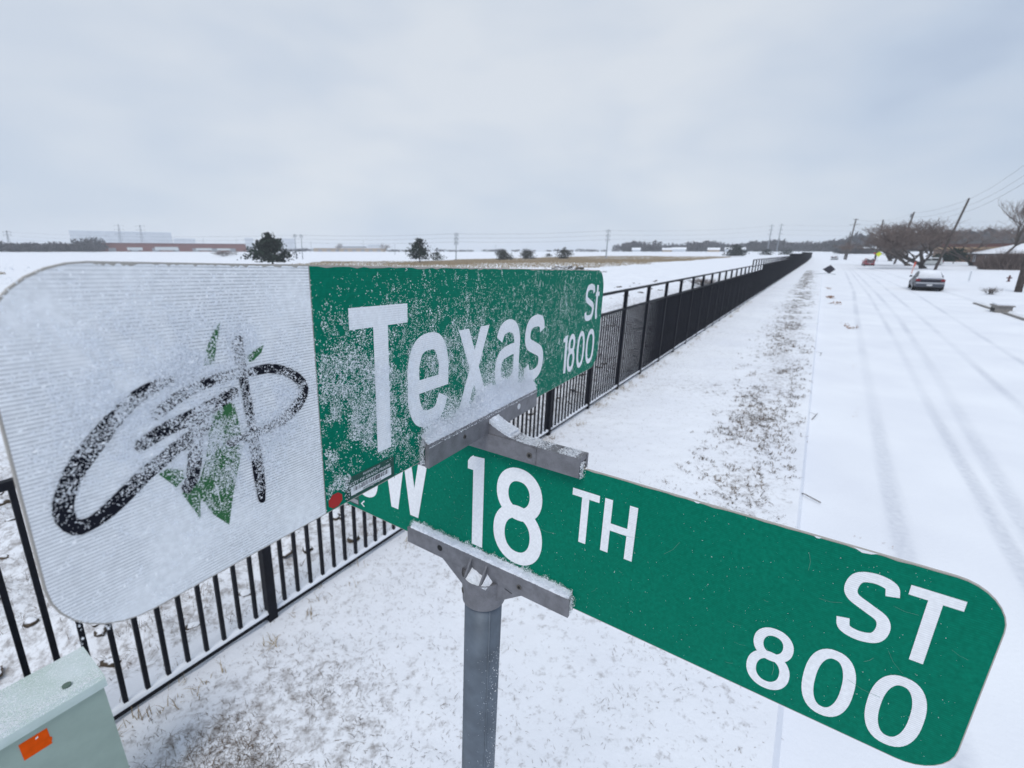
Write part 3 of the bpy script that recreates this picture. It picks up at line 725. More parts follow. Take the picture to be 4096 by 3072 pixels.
# feathery clusters of crystals
def clusters(n, x0, x1, y0, y1, dens, per, rad, size, parent):
    a = rng.uniform(x0, x1, n); b = rng.uniform(y0, y1, n); k = rng.random(n) < np.clip(dens(a, b), 0, 1); a, b = a[k], b[k]
    big_ = np.exp(rng.normal(0, .5, len(a))); m = np.maximum(2, (per * big_ ** 1.6).astype(int)); i = np.repeat(np.arange(len(a)), m)
    r = rad * big_[i]; x = a[i] + rng.normal(0, .55, len(i)) * r; y = b[i] + rng.normal(0, 1., len(i)) * r
    k = (np.hypot(x + .2758, y - .3546) > .0105) & ~((np.abs(x + .2298) < .036) & (np.abs(y - .3587) < .014)) & (y > TB + .001) & (y < TT_ - .001) & (x > x0)
    flakes(FV(TF, x[k], y[k], .0021 + rng.random(k.sum()) * .0016), size, 'snow_dusting', parent, TN)
clusters(4000, -.285, .512, .349, .568, lambda a, b: .16 + .55 * sstep(.40, .62, fbm(a * 26, b * 26, 301, 3)) * (1 - .6 * sstep(.35, .50, a)) + .5 * gauss(a, b, -.2, .46, .1, .07), 7, .0011, .00052, blade1)
clusters(260, -.285, .40, .36, .55, lambda a, b: .8 * gauss(a, b, -.1, .46, .2, .06) + .25, 34, .0022, .0006, blade1)
clusters(800, -.470, -.290, .35, .565, lambda a, b: .2 + .6 * gauss(a, b, -.38, .47, .06, .06), 9, .0012, .00055, blade1)
# snow banked on the ledge of the upper bracket against the blade
N = 80000
a = rng.uniform(-.150, .146, N); h = rng.random(N) ** 1.7
lim = (.022 + .046 * fbm(a * 30, a * 0, 5, 3) + .034 * gauss(a, a * 0, .02, 0, .05, 1) + .018 * gauss(a, a * 0, .09, 0, .045, 1) + .012 * gauss(a, a * 0, -.06, 0, .05, 1))
lim = lim * (1 + .4 * (vnoise(a * 240, a * 0, 9) - .5))
bb = .366 + h * lim
off = .0022 + rng.random(N) * .0125 * (1 - h) ** .8
cl = fbm(a * 130, bb * 130, 23, 3)
keep = rng.random(N) < np.clip(1.25 - h * 1.15, .06, 1) * sstep(.22, .5, cl + .35 * (1 - h))
flakes(FV(TF, a[keep], bb[keep], off[keep]), .00075, 'snow_bank_crystals', blade1, TN)
def ridge(name, fr, x0, x1, ybase, depth0, depth1, hfun, parent, n=90, k=7, seed=1, jag=.0012):
    """a lumpy snow bank: from depth1 (front) up to depth0 (back) with height hfun(x)"""
    V = []
    for i in range(n + 1):
        x = x0 + (x1 - x0) * i / n
        for j in range(k + 1):
            f = j / k
            o = depth1 + (depth0 - depth1) * f
            hh = hfun(x) * (f ** .8) + jag * (hash2(np.array(i), np.array(j), seed) - .4) * 2
            V.append(fr(x, ybase + max(hh, -.0006), o))
    F = [(i * (k + 1) + j, i * (k + 1) + j + 1, (i + 1) * (k + 1) + j + 1, (i + 1) * (k + 1) + j) for i in range(n) for j in range(k)]
    V0 = len(V)
    for i in range(n + 1):
        V.append(fr(x0 + (x1 - x0) * i / n, ybase - .004, depth1)); V.append(fr(x0 + (x1 - x0) * i / n, ybase - .004, depth0))
    for i in range(n):
        F.append((V0 + 2 * i, i * (k + 1), (i + 1) * (k + 1), V0 + 2 * i + 2))
        F.append((V0 + 2 * i + 1, V0 + 2 * i + 3, (i + 1) * (k + 1) + k, i * (k + 1) + k))
    mb = MB(); mb.add(V, F)
    return tag(mb.build(name, M['snow'], parent, smooth=False), kind='stuff')
nf = lambda x, s, q: float(fbm(np.array(x * s), np.array(0.), q, 3))
ridge('snow_bank', TF, -.148, .143, .3692, .0022, .0125, lambda x: .008 + .022 * nf(x, 40, 5) + .014 * math.exp(-((x - .03) / .06) ** 2) - .008 * sstep(-.10, -.15, x), up_o, seed=3, jag=.0022)
N = 46000
a = rng.uniform(-.150, .145, N); f = rng.random(N)
hb = .008 + .022 * fbm(a * 40, a * 0, 5, 3) + .014 * np.exp(-((a - .03) / .06) ** 2) - .008 * sstep(-.10, -.15, a)
flakes(FV(TF, a, .3690 + hb * f ** .8 + rng.exponential(.0011, N), .0128 - .0105 * f + rng.normal(0, .0006, N)), .00075, 'snow_bank_crystals', up_o)
# frost line along the lower bracket's front lip
ridge('snow_line', SF, AX - .150, AX + .152, .1268, .0030, .0128, lambda x: .0055 + .004 * nf(x, 120, 7), low_o, seed=6, jag=.0016)
N = 20000
a = rng.uniform(AX - .152, AX + .154, N); h = rng.random(N) ** 1.3
lim = .0080 + .011 * fbm(a * 150, a * 0, 33, 2)
flakes(FV(SF, a, .1268 + h * lim, .0024 + rng.random(N) * .010), .00058, 'frost_crystals', low_o)
a = rng.uniform(AX - .150, AX + .152, N); f = rng.random(N)
flakes(FV(SF, a, .1268 + (.0055 + .004 * fbm(a * 120, a * 0, 7, 3)) * f ** .8 + rng.exponential(.0008, N), .0130 - .0098 * f), .0006, 'frost_crystals', low_o)
N = 1600
N = 420
flakes(FV(SF, AX + .1545 + rng.exponential(.0012, N), .1015 + rng.random(N) * .028, rng.uniform(.003, .012, N)), .0007, 'frost_crystals', low_o)
# snow on the saddle and its hump
tops = lambda x: .3402 + .0235 * np.clip(1 - np.abs(x - .003) / .072, 0, 1) ** 1.9
N = 26000
a = np.concatenate([rng.uniform(.006, .156, N), rng.uniform(.008, .05, N)]); w = np.concatenate([np.ones(N) * .0018, np.ones(N) * .0055])
keep = rng.random(2 * N) < np.clip(sstep(.30, .62, fbm(a * 70, a * 0 + rng.uniform(0, .5, 2 * N), 55, 2)) * np.where(a < .06, 1, .42), 0, 1)
a = a[keep]; w = w[keep]
flakes(FV(SF, a, tops(a) + rng.random(len(a)) * w, rng.uniform(-.0125, .0135, len(a))), .0007, 'frost_crystals', up_o)
mb = MB()
g = []
for i in range(15):
    x = .006 + .044 * i / 14
    for j in range(7):
        o = -.0115 + .024 * j / 6
        g.append(SF(x, float(tops(x)) - .001 + .0062 * math.sin(math.pi * (j + .4) / 6.8) ** .6 * max(.0, 1 - ((x - .012) / .04)) ** .7 + .0012 * random.random(), o))
mb.add(g, [(i * 7 + j, i * 7 + j + 1, (i + 1) * 7 + j + 1, (i + 1) * 7 + j) for i in range(14) for j in range(6)])
tag(mb.build('snow_cap', M['snow'], up_o), kind='stuff')
N = 380
flakes(FV(SF, .1585 + rng.exponential(.001, N), .312 + rng.random(N) * .022, rng.uniform(.002, .013, N)), .0007, 'frost_crystals', up_o)
N = 420
flakes(FV(TF, -.1515 - rng.exponential(.0016, N), .345 + rng.random(N) * .026, rng.uniform(.002, .009, N)), .0007, 'frost_crystals', up_o)
# snow between the ribs of the collar
for x0, x1 in ((AX - .0147, AX + .0117), (AX + .0153, AX + .0255)):
    V = []; nx, ny = 9, 9
    for i in range(nx + 1):
        for j in range(ny + 1):
            f = j / ny; x = x0 + (x1 - x0) * i / nx
            r = math.sqrt(max(.0345 ** 2 - (x - AX) ** 2, 1e-6))
            V.append(SF(x, .0962 + .011 * (1 - f) ** 1.4 * (1 - .85 * i / nx) + .0016 * random.random(), .0142 + (min(r, .0345) - .0142) * f))
    mb = MB(); mb.add(V, [(i * (ny + 1) + j, i * (ny + 1) + j + 1, (i + 1) * (ny + 1) + j + 1, (i + 1) * (ny + 1) + j) for i in range(nx) for j in range(ny)])
    tag(mb.build('snow_pocket', M['snow'], low_o), kind='stuff')
    N = 500
    xx = rng.uniform(x0, x1, N); ff = rng.random(N)
    flakes(FV(SF, xx, .0966 + .011 * (1 - ff) ** 1.4 * (1 - .85 * (xx - x0) / (x1 - x0)), .0142 + .019 * ff), .0008, 'frost_crystals', low_o)
# specks blown onto the post and the lower blade
N = 2600
th = rng.normal(.15, .55, N); hh = rng.uniform(.1, 2.1, N)
flakes(foot + SX * AX + GUP * hh[:, None] + (SX * np.cos(th)[:, None] + SN * np.sin(th)[:, None]) * .0306, .0008, 'snow_specks', pole_o)
N = 900
flakes(FV(SF, rng.uniform(-.2, .55, N), rng.uniform(LB, LT, N), np.full(N, .0021)), .00045, 'snow_specks', blade2)

mb = MB(); rs = random.Random(12)
for i in range(26):
    x = rs.uniform(-.08, .55); y = rs.uniform(LB + .008, LT - .008); L_ = rs.uniform(.004, .03); th = rs.gauss(0, .5) + (1.57 if rs.random() < .25 else 0)
    ribbon(mb, SF, [(x, y), (x + L_ * .5 * math.cos(th), y + L_ * .5 * math.sin(th)), (x + L_ * math.cos(th + .15), min(LT - .003, max(LB + .003, y + L_ * math.sin(th + .15))))], rs.uniform(.00018, .0004), LO + .00002)
tag(mb.build('scratches', mat('scratch_pale_green', (.10, .26, .20), .6), blade2), kind='stuff')
# ================================================================ UTILITY BOX
BS0, BS1, BT0, BT1, BZ = -.62, .345, -2.72, -2.425, .885
bx = empty('utility_box', tuple(st(-.1, -2.56, 0)), 'pale green metal utility cabinet with an orange label beside the black fence', 'utility box')
mb = MB(); mb.box((0, 0, 0), ES, ET, (0, 0, 1), (BS0 + .012, BS1 - .012), (BT0 + .012, BT1 - .012), (-.05, BZ - .05)); bd = mb.build('body', M['box'], bx)
mb = MB()
o = .006
sec = [(BT0, BZ - .07), (BT0, BZ - .010), (BT0 + .012, BZ + .002), (BT1 - .020, BZ - .006), (BT1 - .002, BZ - .020), (BT1, BZ - .040), (BT1, BZ - .060), (BT1 - .010, BZ - .0601)]
V = [st(s, t, z) for s in (BS0, BS1) for t, z in sec]; k = len(sec)
mb.add(V, [tuple(range(k))[::-1], tuple(range(k, 2 * k))] + [(i, (i + 1) % k, k + (i + 1) % k, k + i) for i in range(k)])
ld = mb.build('lid', M['lid'], bx)
mb = MB(); mb.tube([st(.235, -2.50, BZ - .012), st(.235, -2.50, BZ + .004)], .016, 14); mb.build('bolt', mat('green_bolt', (.10, .15, .12), .5), ld)
N = 150000
s_ = rng.uniform(BS0, BS1 - .004, N); t_ = rng.uniform(BT0 + .012, BT1 - .004, N)
k_ = rng.random(N) < np.clip(.06 + .75 * sstep(.20, -.25, s_) * (.35 + .9 * fbm(s_ * 14, t_ * 14, 91, 3)) + .3 * sstep(BT1 - .12, BT1, t_), 0, .95)
s_, t_ = s_[k_], t_[k_]
zz_ = np.interp(t_, [BT0 + .012, BT1 - .020, BT1 - .002, BT1], [BZ + .002, BZ - .006, BZ - .020, BZ - .04])
flakes(ES * s_[:, None] + ET * t_[:, None] + np.stack([0 * s_, 0 * s_, zz_ + .0006], 1), .0023, 'snow_dusting', ld, np.array([0, 0, 1.]))
fc = BT1 - .012
mb = MB(); mb.box((0, 0, 0), ES, ET, (0, 0, 1), (.052, .137), (fc, fc + .0012), (.705, .790)); lb = mb.build('orange_label', M['orange'], bd)
mb = MB(); mb.add([st(.137, fc + .0014, .742), st(.142, fc + .0014, .735), st(.140, fc + .0014, .722), st(.137, fc + .0014, .718)], [(0, 1, 2, 3)]); mb.build('torn_edge', M['orange'], lb)
mb = MB(); mb.add([st(.098, fc + .0014, .768), st(.108, fc + .0014, .772), st(.107, fc + .0014, .779), st(.100, fc + .0014, .777)], [(0, 1, 2, 3)]); mb.build('scuff', M['film_w'], lb)

# ================================================================ FENCE
FT = -3.13
PITCH = 1.474
fence = empty('iron_fence', tuple(st(1.40, FT, 0)), 'long black iron picket fence stepping up along the snowy verge', 'fence')
def fpt(s, h, t=FT): return ES * s + ET * t + GUP * (h / GUP[2])
def top_h(s): return 2.04 if s < 29.3 else 2.36 if s < 66 else 2.60 if s < 108 else 2.85
def bar(mb, s, h0, h1, w, t=FT):
    mb.box(fpt(s, 0, t), ES, ET, GUP, (-w / 2, w / 2), (-w / 2, w / 2), (h0, h1))
posts = {}
SK = [1.40 + PITCH * k for k in range(-2, 166)]
for s in SK:
    h = top_h(s); key = h
    if key not in posts:
        mb = MB(); mb.box((0, 0, 0), ES, ET, GUP, (-.0325, .0325), (-.0325, .0325), (-.12, h))
        o = mb.build('post', M['iron'], fence, pos=(0, 0, 0)); posts[key] = o
    else:
        o = posts[key].copy(); COL.objects.link(o)
    o.location = Vector(fpt(s, 0) - rootpos(fence))
secs = [(SK[0] - .8, 29.3, 2.04), (29.3, 66., 2.36), (66., 108., 2.60), (108., SK[-1], 2.85)]
for i, (s0, s1, h) in enumerate(secs):
    for nm, z0, z1, w in (('top_rail', h - .045, h, .046), ('middle_rail', h - .405, h - .362, .042), ('bottom_rail', .035, .078, .040)):
        mb = MB(); mb.box(fpt(0, 0), ES, ET, GUP, (s0, s1), (-w / 2, w / 2), (z0, z1)); mb.build(nm, M['iron'], fence)
    mb = MB(); n = int(min(260, (s1 - s0) * 9)); V = []
    for k in range(n + 1):
        s = s0 + (s1 - s0) * k / n; hh = .0785 + .005 + .020 * float(vnoise(np.array(s * 5), np.array(0.), 8)) * float(vnoise(np.array(s * 1.3), np.array(4.), 8) > .2)
        for t, z in ((-.02, .0785), (-.018, hh), (.006, hh + .004), (.021, hh * .9), (.0235, .070)): V.append(fpt(s, z) + ET * t)
    mb.add(V, [(k * 5 + j, k * 5 + j + 1, k * 5 + j + 6, k * 5 + j + 5) for k in range(n) for j in range(4)])
    tag(mb.build('rail_snow', M['snow'], fence, smooth=True), kind='stuff')
mb = MB(); mb.box((0, 0, 0), ES, ET, GUP, (-.012, .012), (-.012, .012), (.03, 1.66))
pk = mb.build('picket', M['iron'], fence, pos=(0, 0, 0))
rest = MB(); cnt = 0; first = True
for k, s in enumerate(SK[:-1]):
    for j in range(1, 13):
        q_ = s + PITCH * j / 13
        if cnt < 300:
            if first: o = pk; first = False
            else: o = pk.copy(); COL.objects.link(o)
            o.location = Vector(fpt(q_, 0) - rootpos(fence)); cnt += 1
        else: bar(rest, q_, .03, top_h(q_) - .38, .026)
tag(rest.build('far_pickets', M['iron'], fence), kind='stuff')

# ================================================================ GRASS, CLODS, LITTER
def blades(cs, ct, n_each, length, width, m, name, label, lay=.6, spread=.03, kind='stuff'):
    n = len(cs) * n_each
    s = np.repeat(cs, n_each) + rng.normal(0, spread, n); t = np.repeat(ct, n_each) + rng.normal(0, spread, n)
    z = gz(s, t)
    base = ES * s[:, None] + ET * t[:, None]; base[:, 2] = z - .004
    az = rng.uniform(0, 2 * math.pi, n); tilt = np.clip(rng.normal(lay, .35, n), 0, 1.45); L = length * rng.uniform(.4, 1.5, n)
    d = np.stack([np.cos(az) * np.sin(tilt), np.sin(az) * np.sin(tilt), np.cos(tilt)], 1)
    side = np.stack([-np.sin(az), np.cos(az), np.zeros(n)], 1) * (width * rng.uniform(.6, 1.4, n))[:, None]
    mid = base + d * (L * .55)[:, None]; d2 = d.copy(); d2[:, 2] -= .45; d2 /= np.linalg.norm(d2, axis=1)[:, None]
    tip = mid + d2 * (L * .5)[:, None]
    V = np.stack([base - side, base + side, mid + side * .8, mid - side * .8, tip], 1).reshape(-1, 3)
    i = np.arange(n)[:, None] * 5
    F = np.concatenate([i + [0, 1, 2], i + [0, 2, 3], i + [3, 2, 4]])
    o = fast_mesh(name, V, F, m); return tag(o, label, None, None, kind)
def scatter(n, s0, s1, t0, t1, dens, power=1.):
    s = s0 + (s1 - s0) * rng.random(n) ** power; t = rng.uniform(t0, t1, n)
    k = rng.random(n) < dens(s, t); return s[k], t[k]
# strip of poking lawn along the kerb
s, t = scatter(22000, 3.5, 90, -1.6, .2, lambda s, t: np.exp(-((t + .38 + .012 * s) / .50) ** 2) * .8 * sstep(.28, .62, fbm(s * .9, t * 2.2, 61, 3)) * sstep(3.5, 8, s), 1.25)
blades(s, t + drift(s, t), 7, .055, .0050, M['grass'], 'dead_grass', 'dead lawn grass poking through the snow beside the kerb', .95, .03)
# sparse everywhere on the verge
s, t = scatter(42000, -.5, 45, -3.05, .15, lambda s, t: .14 + .3 * np.exp(-((t + 2.5) / .4) ** 2) + .6 * sstep(.48, .72, fbm(s * .8, t * .8, 63, 4)), 1.5)
blades(s, t, 3, .030, .0012, M['grass'], 'dead_grass', 'short dead grass tips scattered over the snowy verge', 1.1, .05)
# matted tuft by the utility box and the fence foot
s, t = scatter(3600, .3, 1.7, -3.0, -1.55, lambda s, t: np.exp(-((s - .75) / .45) ** 2 - ((t + 2.15) / .45) ** 2) * sstep(.35, .6, fbm(s * 3, t * 3, 65, 2)))
blades(s, t, 9, .045, .0013, M['grass'], 'dead_grass', 'matted brown grass around the foot of the utility box', 1.1, .07)
s, t = scatter(900, .3, 30, -3.2, -2.85, lambda s, t: .2 + .8 * (vnoise(s * 2, t, 6) > .6), 1.6)
blades(s, t, 7, .07, .0024, M['straw'], 'dead_grass', 'pale straw tufts along the foot of the iron fence', .6, .025)
s, t = scatter(2600, 3, 60, .3, 1.3, lambda s, t: .5 * np.exp(-((t - .85 - .012 * s) / .12) ** 2) * (vnoise(s * .6, t * 0, 12) > .55), 1.3)
blades(s, t + drift(s, t), 3, .03, .003, M['leaf'], 'leaf_litter', 'scraps of dead leaves in the gutter of the snowy street', 1.1, .03)
s, t = scatter(26000, 0, 26, -9, -3.25, lambda s, t: .6 * sstep(.42, .62, fbm(s * .9, t * .9, 67, 3)), 1.3)
blades(s, t, 6, .06, .0016, M['grass'], 'dead_grass', 'brown weeds in the churned ground behind the fence', .8, .04)

def clod_mesh(n, area, size, m, name, label, snowcap=None):
    """lumps of earth with snow lying on their tops"""
    t_ = (1 + 5 ** .5) / 2
    B = np.array([(-1, t_, 0), (1, t_, 0), (-1, -t_, 0), (1, -t_, 0), (0, -1, t_), (0, 1, t_), (0, -1, -t_), (0, 1, -t_), (t_, 0, -1), (t_, 0, 1), (-t_, 0, -1), (-t_, 0, 1)]); B /= np.linalg.norm(B[0])
    Fb = [(0, 11, 5), (0, 5, 1), (0, 1, 7), (0, 7, 10), (0, 10, 11), (1, 5, 9), (5, 11, 4), (11, 10, 2), (10, 7, 6), (7, 1, 8), (3, 9, 4), (3, 4, 2), (3, 2, 6), (3, 6, 8), (3, 8, 9), (4, 9, 5), (2, 4, 11), (6, 2, 10), (8, 6, 7), (9, 8, 1)]
    vv = list(map(tuple, B)); ff = []; cache = {}
    def mid(i, j):
        k = (min(i, j), max(i, j))
        if k not in cache:
            p = (np.array(vv[i]) + vv[j]) / 2; vv.append(tuple(p / np.linalg.norm(p))); cache[k] = len(vv) - 1
        return cache[k]
    for a, b, c in Fb:
        x, y, z = mid(a, b), mid(b, c), mid(c, a); ff += [(a, x, z), (b, y, x), (c, z, y), (x, y, z)]
    B = np.array(vv); Fb = np.array(ff)
    s, t = area(n); n = len(s)
    sz = np.minimum(size * np.exp(rng.normal(0, .5, n)), size * 1.7)
    VV = []; FF = []
    for i in range(n):
        r = 1 + .5 * (mnoise.noise(Vector((i * 3.7, 0, 0))) + rng.normal(0, .5, len(B)) * .7)
        v = B * r[:, None] * sz[i] * np.array([rng.uniform(.8, 1.7), rng.uniform(.7, 1.2), rng.uniform(.35, .7)])
        th = rng.uniform(0, 6.28); c, q_ = math.cos(th), math.sin(th)
        v = np.stack([v[:, 0] * c - v[:, 1] * q_, v[:, 0] * q_ + v[:, 1] * c, v[:, 2]], 1)
        p = ES * s[i] + ET * t[i]; p = np.array([p[0], p[1], float(gz(s[i], t[i])) + sz[i] * .12])
        VV.append(v + p); FF.append(Fb + i * len(B))
    o = fast_mesh(name, np.vstack(VV), np.vstack(FF), m)
    return tag(o, label, None, None, 'stuff')
def earth_material():
    m = mat('earth_and_snow', (.07, .052, .035), .9, var=.5, vscale=14)
    t = m.node_tree; p = t.nodes['Principled BSDF']
    src = p.inputs['Base Color'].links[0].from_socket
    ge = t.nodes.new('ShaderNodeNewGeometry'); sp = t.nodes.new('ShaderNodeSeparateXYZ'); t.links.new(ge.outputs['Normal'], sp.inputs[0])
    n = t.nodes.new('ShaderNodeTexNoise'); n.inputs['Scale'].default_value = 12; t.links.new(t.nodes['Texture Coordinate'].outputs['Object'], n.inputs['Vector'])
    ad_ = t.nodes.new('ShaderNodeMath'); ad_.operation = 'MULTIPLY_ADD'; ad_.inputs[1].default_value = .9; t.links.new(n.outputs['Fac'], ad_.inputs[0]); t.links.new(sp.outputs['Z'], ad_.inputs[2])
    r = t.nodes.new('ShaderNodeMapRange'); r.inputs['From Min'].default_value = 1.12; r.inputs['From Max'].default_value = 1.26; t.links.new(ad_.outputs[0], r.inputs['Value'])
    mx_ = t.nodes.new('ShaderNodeMix'); mx_.data_type = 'RGBA'; mx_.inputs[7].default_value = (*SNOW, 1)
    t.links.new(r.outputs[0], mx_.inputs[0]); t.links.new(src, mx_.inputs[6]); t.links.new(mx_.outputs[2], p.inputs['Base Color'])
    return m
M['earth'] = earth_material()
clod_mesh(2400, lambda n: scatter(n, -2.5, 22, -8.5, -3.4, lambda s, t: .10 + .75 * sstep(.42, .6, fbm(s * .7, t * .7, 71, 3)) + .7 * np.exp(-((s - 11) / 4.) ** 2 - ((t + 4.6) / 1.3) ** 2), 1.1), .036, M['earth'], 'dirt_clods', 'clods of brown earth capped with snow behind the fence')
clod_mesh(90, lambda n: (61.5 + rng.normal(0, 1.6, n), -30 + rng.normal(0, 1.6, n)), .22, M['earth'], 'rubble', 'lumpy snow covered spoil heap out on the field')
clod_mesh(70, lambda n: scatter(n, 24, 48, -16, -9, lambda s, t: .5 + 0 * s), .10, M['earth'], 'dirt_clods', 'scattered dirt lumps on the open snow beyond the fence')
# fallen twigs on the kerb
for i, (s, t, L, az, lab) in enumerate(((5.95, .30, .30, 2.2, 'bent twig lying across the kerb line closest to the sign'), (9.3, .36, .42, .75, 'forked twig reaching from the kerb onto the road snow'),
                                        (15.6, .45, .5, .9, 'short stick lying on the gutter snow further along the kerb'))):
    z = float(gz(s, t)); p = st(s, t, 0); p[2] = z + .012
    root = empty('fallen_twig', tuple(p), lab, 'twig')
    d = np.array([math.cos(az), math.sin(az), 0.])
    mb = MB(); mb.tube([p - d * L / 2 + [0, 0, .0], p + d * L * .1 + [0, 0, .03], p + d * L / 2 + [0, .03, .005]], [.007, .006, .003], 5)
    mb.tube([p + d * L * .1 + [0, 0, .03], p + d * L * .25 + np.array([-d[1], d[0], .2]) * L * .3], [.004, .002], 4); mb.build('stick', M['bark'], root)
s, t = [], []
for cs, ct, n in ((37.2, 1.0, 26), (33.0, 1.12, 12), (22.2, 1.5, 8), (46, 1.0, 10)):
    s += list(rng.normal(cs, .55, n)); t += list(rng.normal(ct, .10, n))
blades(np.array(s), np.array(t), 5, .09, .022, M['leaf'], 'leaf_litter', 'orange brown drifts of fallen leaves in the snowy gutter', 1.0, .05)

# ================================================================ TREES
def bare_tree(name, pos, height, spread, seed, label, cat='tree', group=None, trunk_r=.28, fork=.16, trunks=1, dens=4, lean=(0, 0), low=0., up=.12):
    rr = random.Random(seed)
    p0 = np.array(pos, float)
    root = empty(name, tuple(p0), label, cat, group)
    tk, br, tw = MB(), MB(), MB()
    def grow(p, d, L, r, lev):
        n = 3
        pts = [p]; dd = d.copy()
        for i in range(n):
            dd = dd + np.array([rr.gauss(0, .16), rr.gauss(0, .16), rr.gauss(.02, .10)]); dd /= np.linalg.norm(dd)
            pts.append(pts[-1] + dd * L / n)
        (tk if lev == 0 else br if lev <= 2 else tw).tube(pts, np.linspace(r, r * .62, n + 1), 6 if lev == 0 else 4 if lev <= 2 else 3, cap=False)
        if lev >= dens + 1: return
        kids = 4 if lev == 0 else rr.choice((3, 4)) if lev < 3 else rr.choice((3, 4, 5))
        for k in range(kids):
            f = 1 if lev == 0 or k == 0 else rr.uniform(.35, 1)
            q = pts[0] + (pts[-1] - pts[0]) * f if f < 1 else pts[-1]
            az = 2 * math.pi * (k + rr.random()) / kids
            out = np.array([math.cos(az) * spread, math.sin(az) * spread, height * .55])
            out /= np.linalg.norm(out)
            e_ = .62 * dd + .75 * out + np.array([rr.gauss(0, .3), rr.gauss(0, .3), rr.gauss(up if lev < 3 else up + .25, .22)])
            e_ /= np.linalg.norm(e_)
            grow(q, e_, L * rr.uniform(.60, .80) if lev else Lb * rr.uniform(.8, 1.1), r * rr.uniform(.5, .66), lev + 1)
    Lb = math.hypot(spread, height) * .36
    for k in range(trunks):
        a = 6.28 * k / trunks + seed; d = np.array([.28 * math.cos(a) * (trunks > 1) + lean[0], .28 * math.sin(a) * (trunks > 1) + lean[1], 1.]); d /= np.linalg.norm(d)
        grow(p0 - [0, 0, .1], d, height * fork, trunk_r, 0)
    # fit the crown to its size
    if low:
        fi = 0; nv = MB()
        cuts = np.cumsum([0] + [len(v) for v in tw.v])
        zs = [v[:, 2].min() for v in tw.v]
        bins = np.searchsorted(cuts, [f[0] for f in tw.f], side='right') - 1
        per = {}
        for f, b in zip(tw.f, bins): per.setdefault(int(b), []).append(tuple(i - int(cuts[b]) for i in f))
        zr = max(v[:, 2].max() for v in tw.v) - p0[2]
        for i, v in enumerate(tw.v):
            if zs[i] - p0[2] > low * zr: nv.add(v, per[i])
        tw = nv
        cuts = np.cumsum([0] + [len(v) for v in br.v]); bins = np.searchsorted(cuts, [f[0] for f in br.f], side='right') - 1; per = {}; nb_ = MB()
        for f, b in zip(br.f, bins): per.setdefault(int(b), []).append(tuple(i - int(cuts[b]) for i in f))
        for i, v in enumerate(br.v):
            if v[:, 2].max() - p0[2] > low * .85 * zr: nb_.add(v, per[i])
        br = nb_
    allv = np.vstack(tk.v + br.v + tw.v)
    kz = height / (allv[:, 2].max() - p0[2]); w = np.percentile(np.abs(allv[:, :2] - p0[:2]), 98); kx = spread / w
    for mb in (tk, br, tw):
        mb.v = [p0 + (v - p0) * np.array([kx, kx, kz]) if mb is not tk else p0 + (v - p0) * np.array([kx, kx, kz]) for v in mb.v]
    tk.build('trunk', M['bark'], root, smooth=True)
    br.build('limbs', M['bark'], root)
    o = tw.build('twigs', M['twig'], root); tag(o, kind='stuff')
    return root
def cedar(pos, height, width, seed, label, m='cedar', group='evergreen trees on the field', shape='dome', n=900, name='evergreen_tree', base=.12, leafs=1.):
    r_ = np.random.default_rng(seed); p0 = np.array(pos, float)
    root = empty(name, tuple(p0), label, 'tree' if 'shrub' not in name else 'shrub', group)
    mb = MB(); mb.tube([p0 - [0, 0, .2], p0 + [0, 0, height * .3], p0 + [width * .03, 0, height * .8]], [height * .035, height * .028, height * .01], 6); mb.build('trunk', M['bark'], root)
    # boughs: clusters whose reach varies, so the outline is ragged
    nb = 38
    az = r_.uniform(0, 2 * math.pi, nb); f = np.sort(r_.random(nb)) ** 1.15
    hz = base + (1 - base) * f
    if shape == 'dome': prof = np.sqrt(np.clip(1 - ((hz - .30) / .72) ** 2, 0, 1))
    elif shape == 'spread': prof = np.clip(1.08 - np.abs(hz - .28) * 1.25, .08, 1)
    else: prof = np.clip(1.1 - hz, .08, 1)
    reach = width / 2 * prof * r_.uniform(.40, 1.18, nb)
    bc = np.stack([np.cos(az) * reach * .88, np.sin(az) * reach * .88, hz * height * r_.uniform(.86, 1.06, nb)], 1)
    i = r_.integers(0, nb, n)
    sp = (width * .062) * (0.5 + prof[i])[:, None]
    c = bc[i] * np.stack([r_.uniform(.35, 1.25, n)] * 2 + [np.ones(n)], 1) + r_.normal(size=(n, 3)) * sp * [1, 1, .62]
    c[:, 2] = np.clip(c[:, 2], height * base * .7, None)
    c += p0
    u = r_.normal(size=(n, 3)); u /= np.linalg.norm(u, axis=1)[:, None]; v = np.cross(u, r_.normal(size=(n, 3))); v /= np.linalg.norm(v, axis=1)[:, None]
    s = (width * .030 * leafs * r_.uniform(.6, 1.5, n))[:, None]
    V = np.stack([c - u * s, c + v * s * .8, c + u * s, c - v * s * .8], 1).reshape(-1, 3)
    k = np.arange(n)[:, None] * 4
    o = fast_mesh('crown', V, np.concatenate([k + [0, 1, 2], k + [0, 2, 3]]), M[m], root)
    return root
cedar((-56.2, 110.6, 0), 6.5, 10.2, 3, 'big dark evergreen standing in front of the white warehouse', 'cedar', None, 'spread', 2500, base=.16)
cedar((-25.6, 130.9, 0), 6.4, 8.0, 8, 'ragged open evergreen with a forked top and bare short trunk on tan grass', 'cedar', None, 'spread', 1300, base=.24)
cedar((-26.4, 167.3, .05), 2.7, 5.2, 15, 'low round evergreen bush close behind the ragged evergreen', 'cedar', None, 'dome', 600)
cedar((-3.1, 175.9, .07), 3.7, 6.6, 21, 'small broad evergreen, first of the row of three beyond the tan grass', 'cedar2', 'small evergreens in a row', 'dome', 1500)
cedar((5.9, 193., .17), 3.2, 6.2, 27, 'middle and lowest evergreen of the row of three beyond the tan grass', 'cedar2', 'small evergreens in a row', 'dome', 1500)
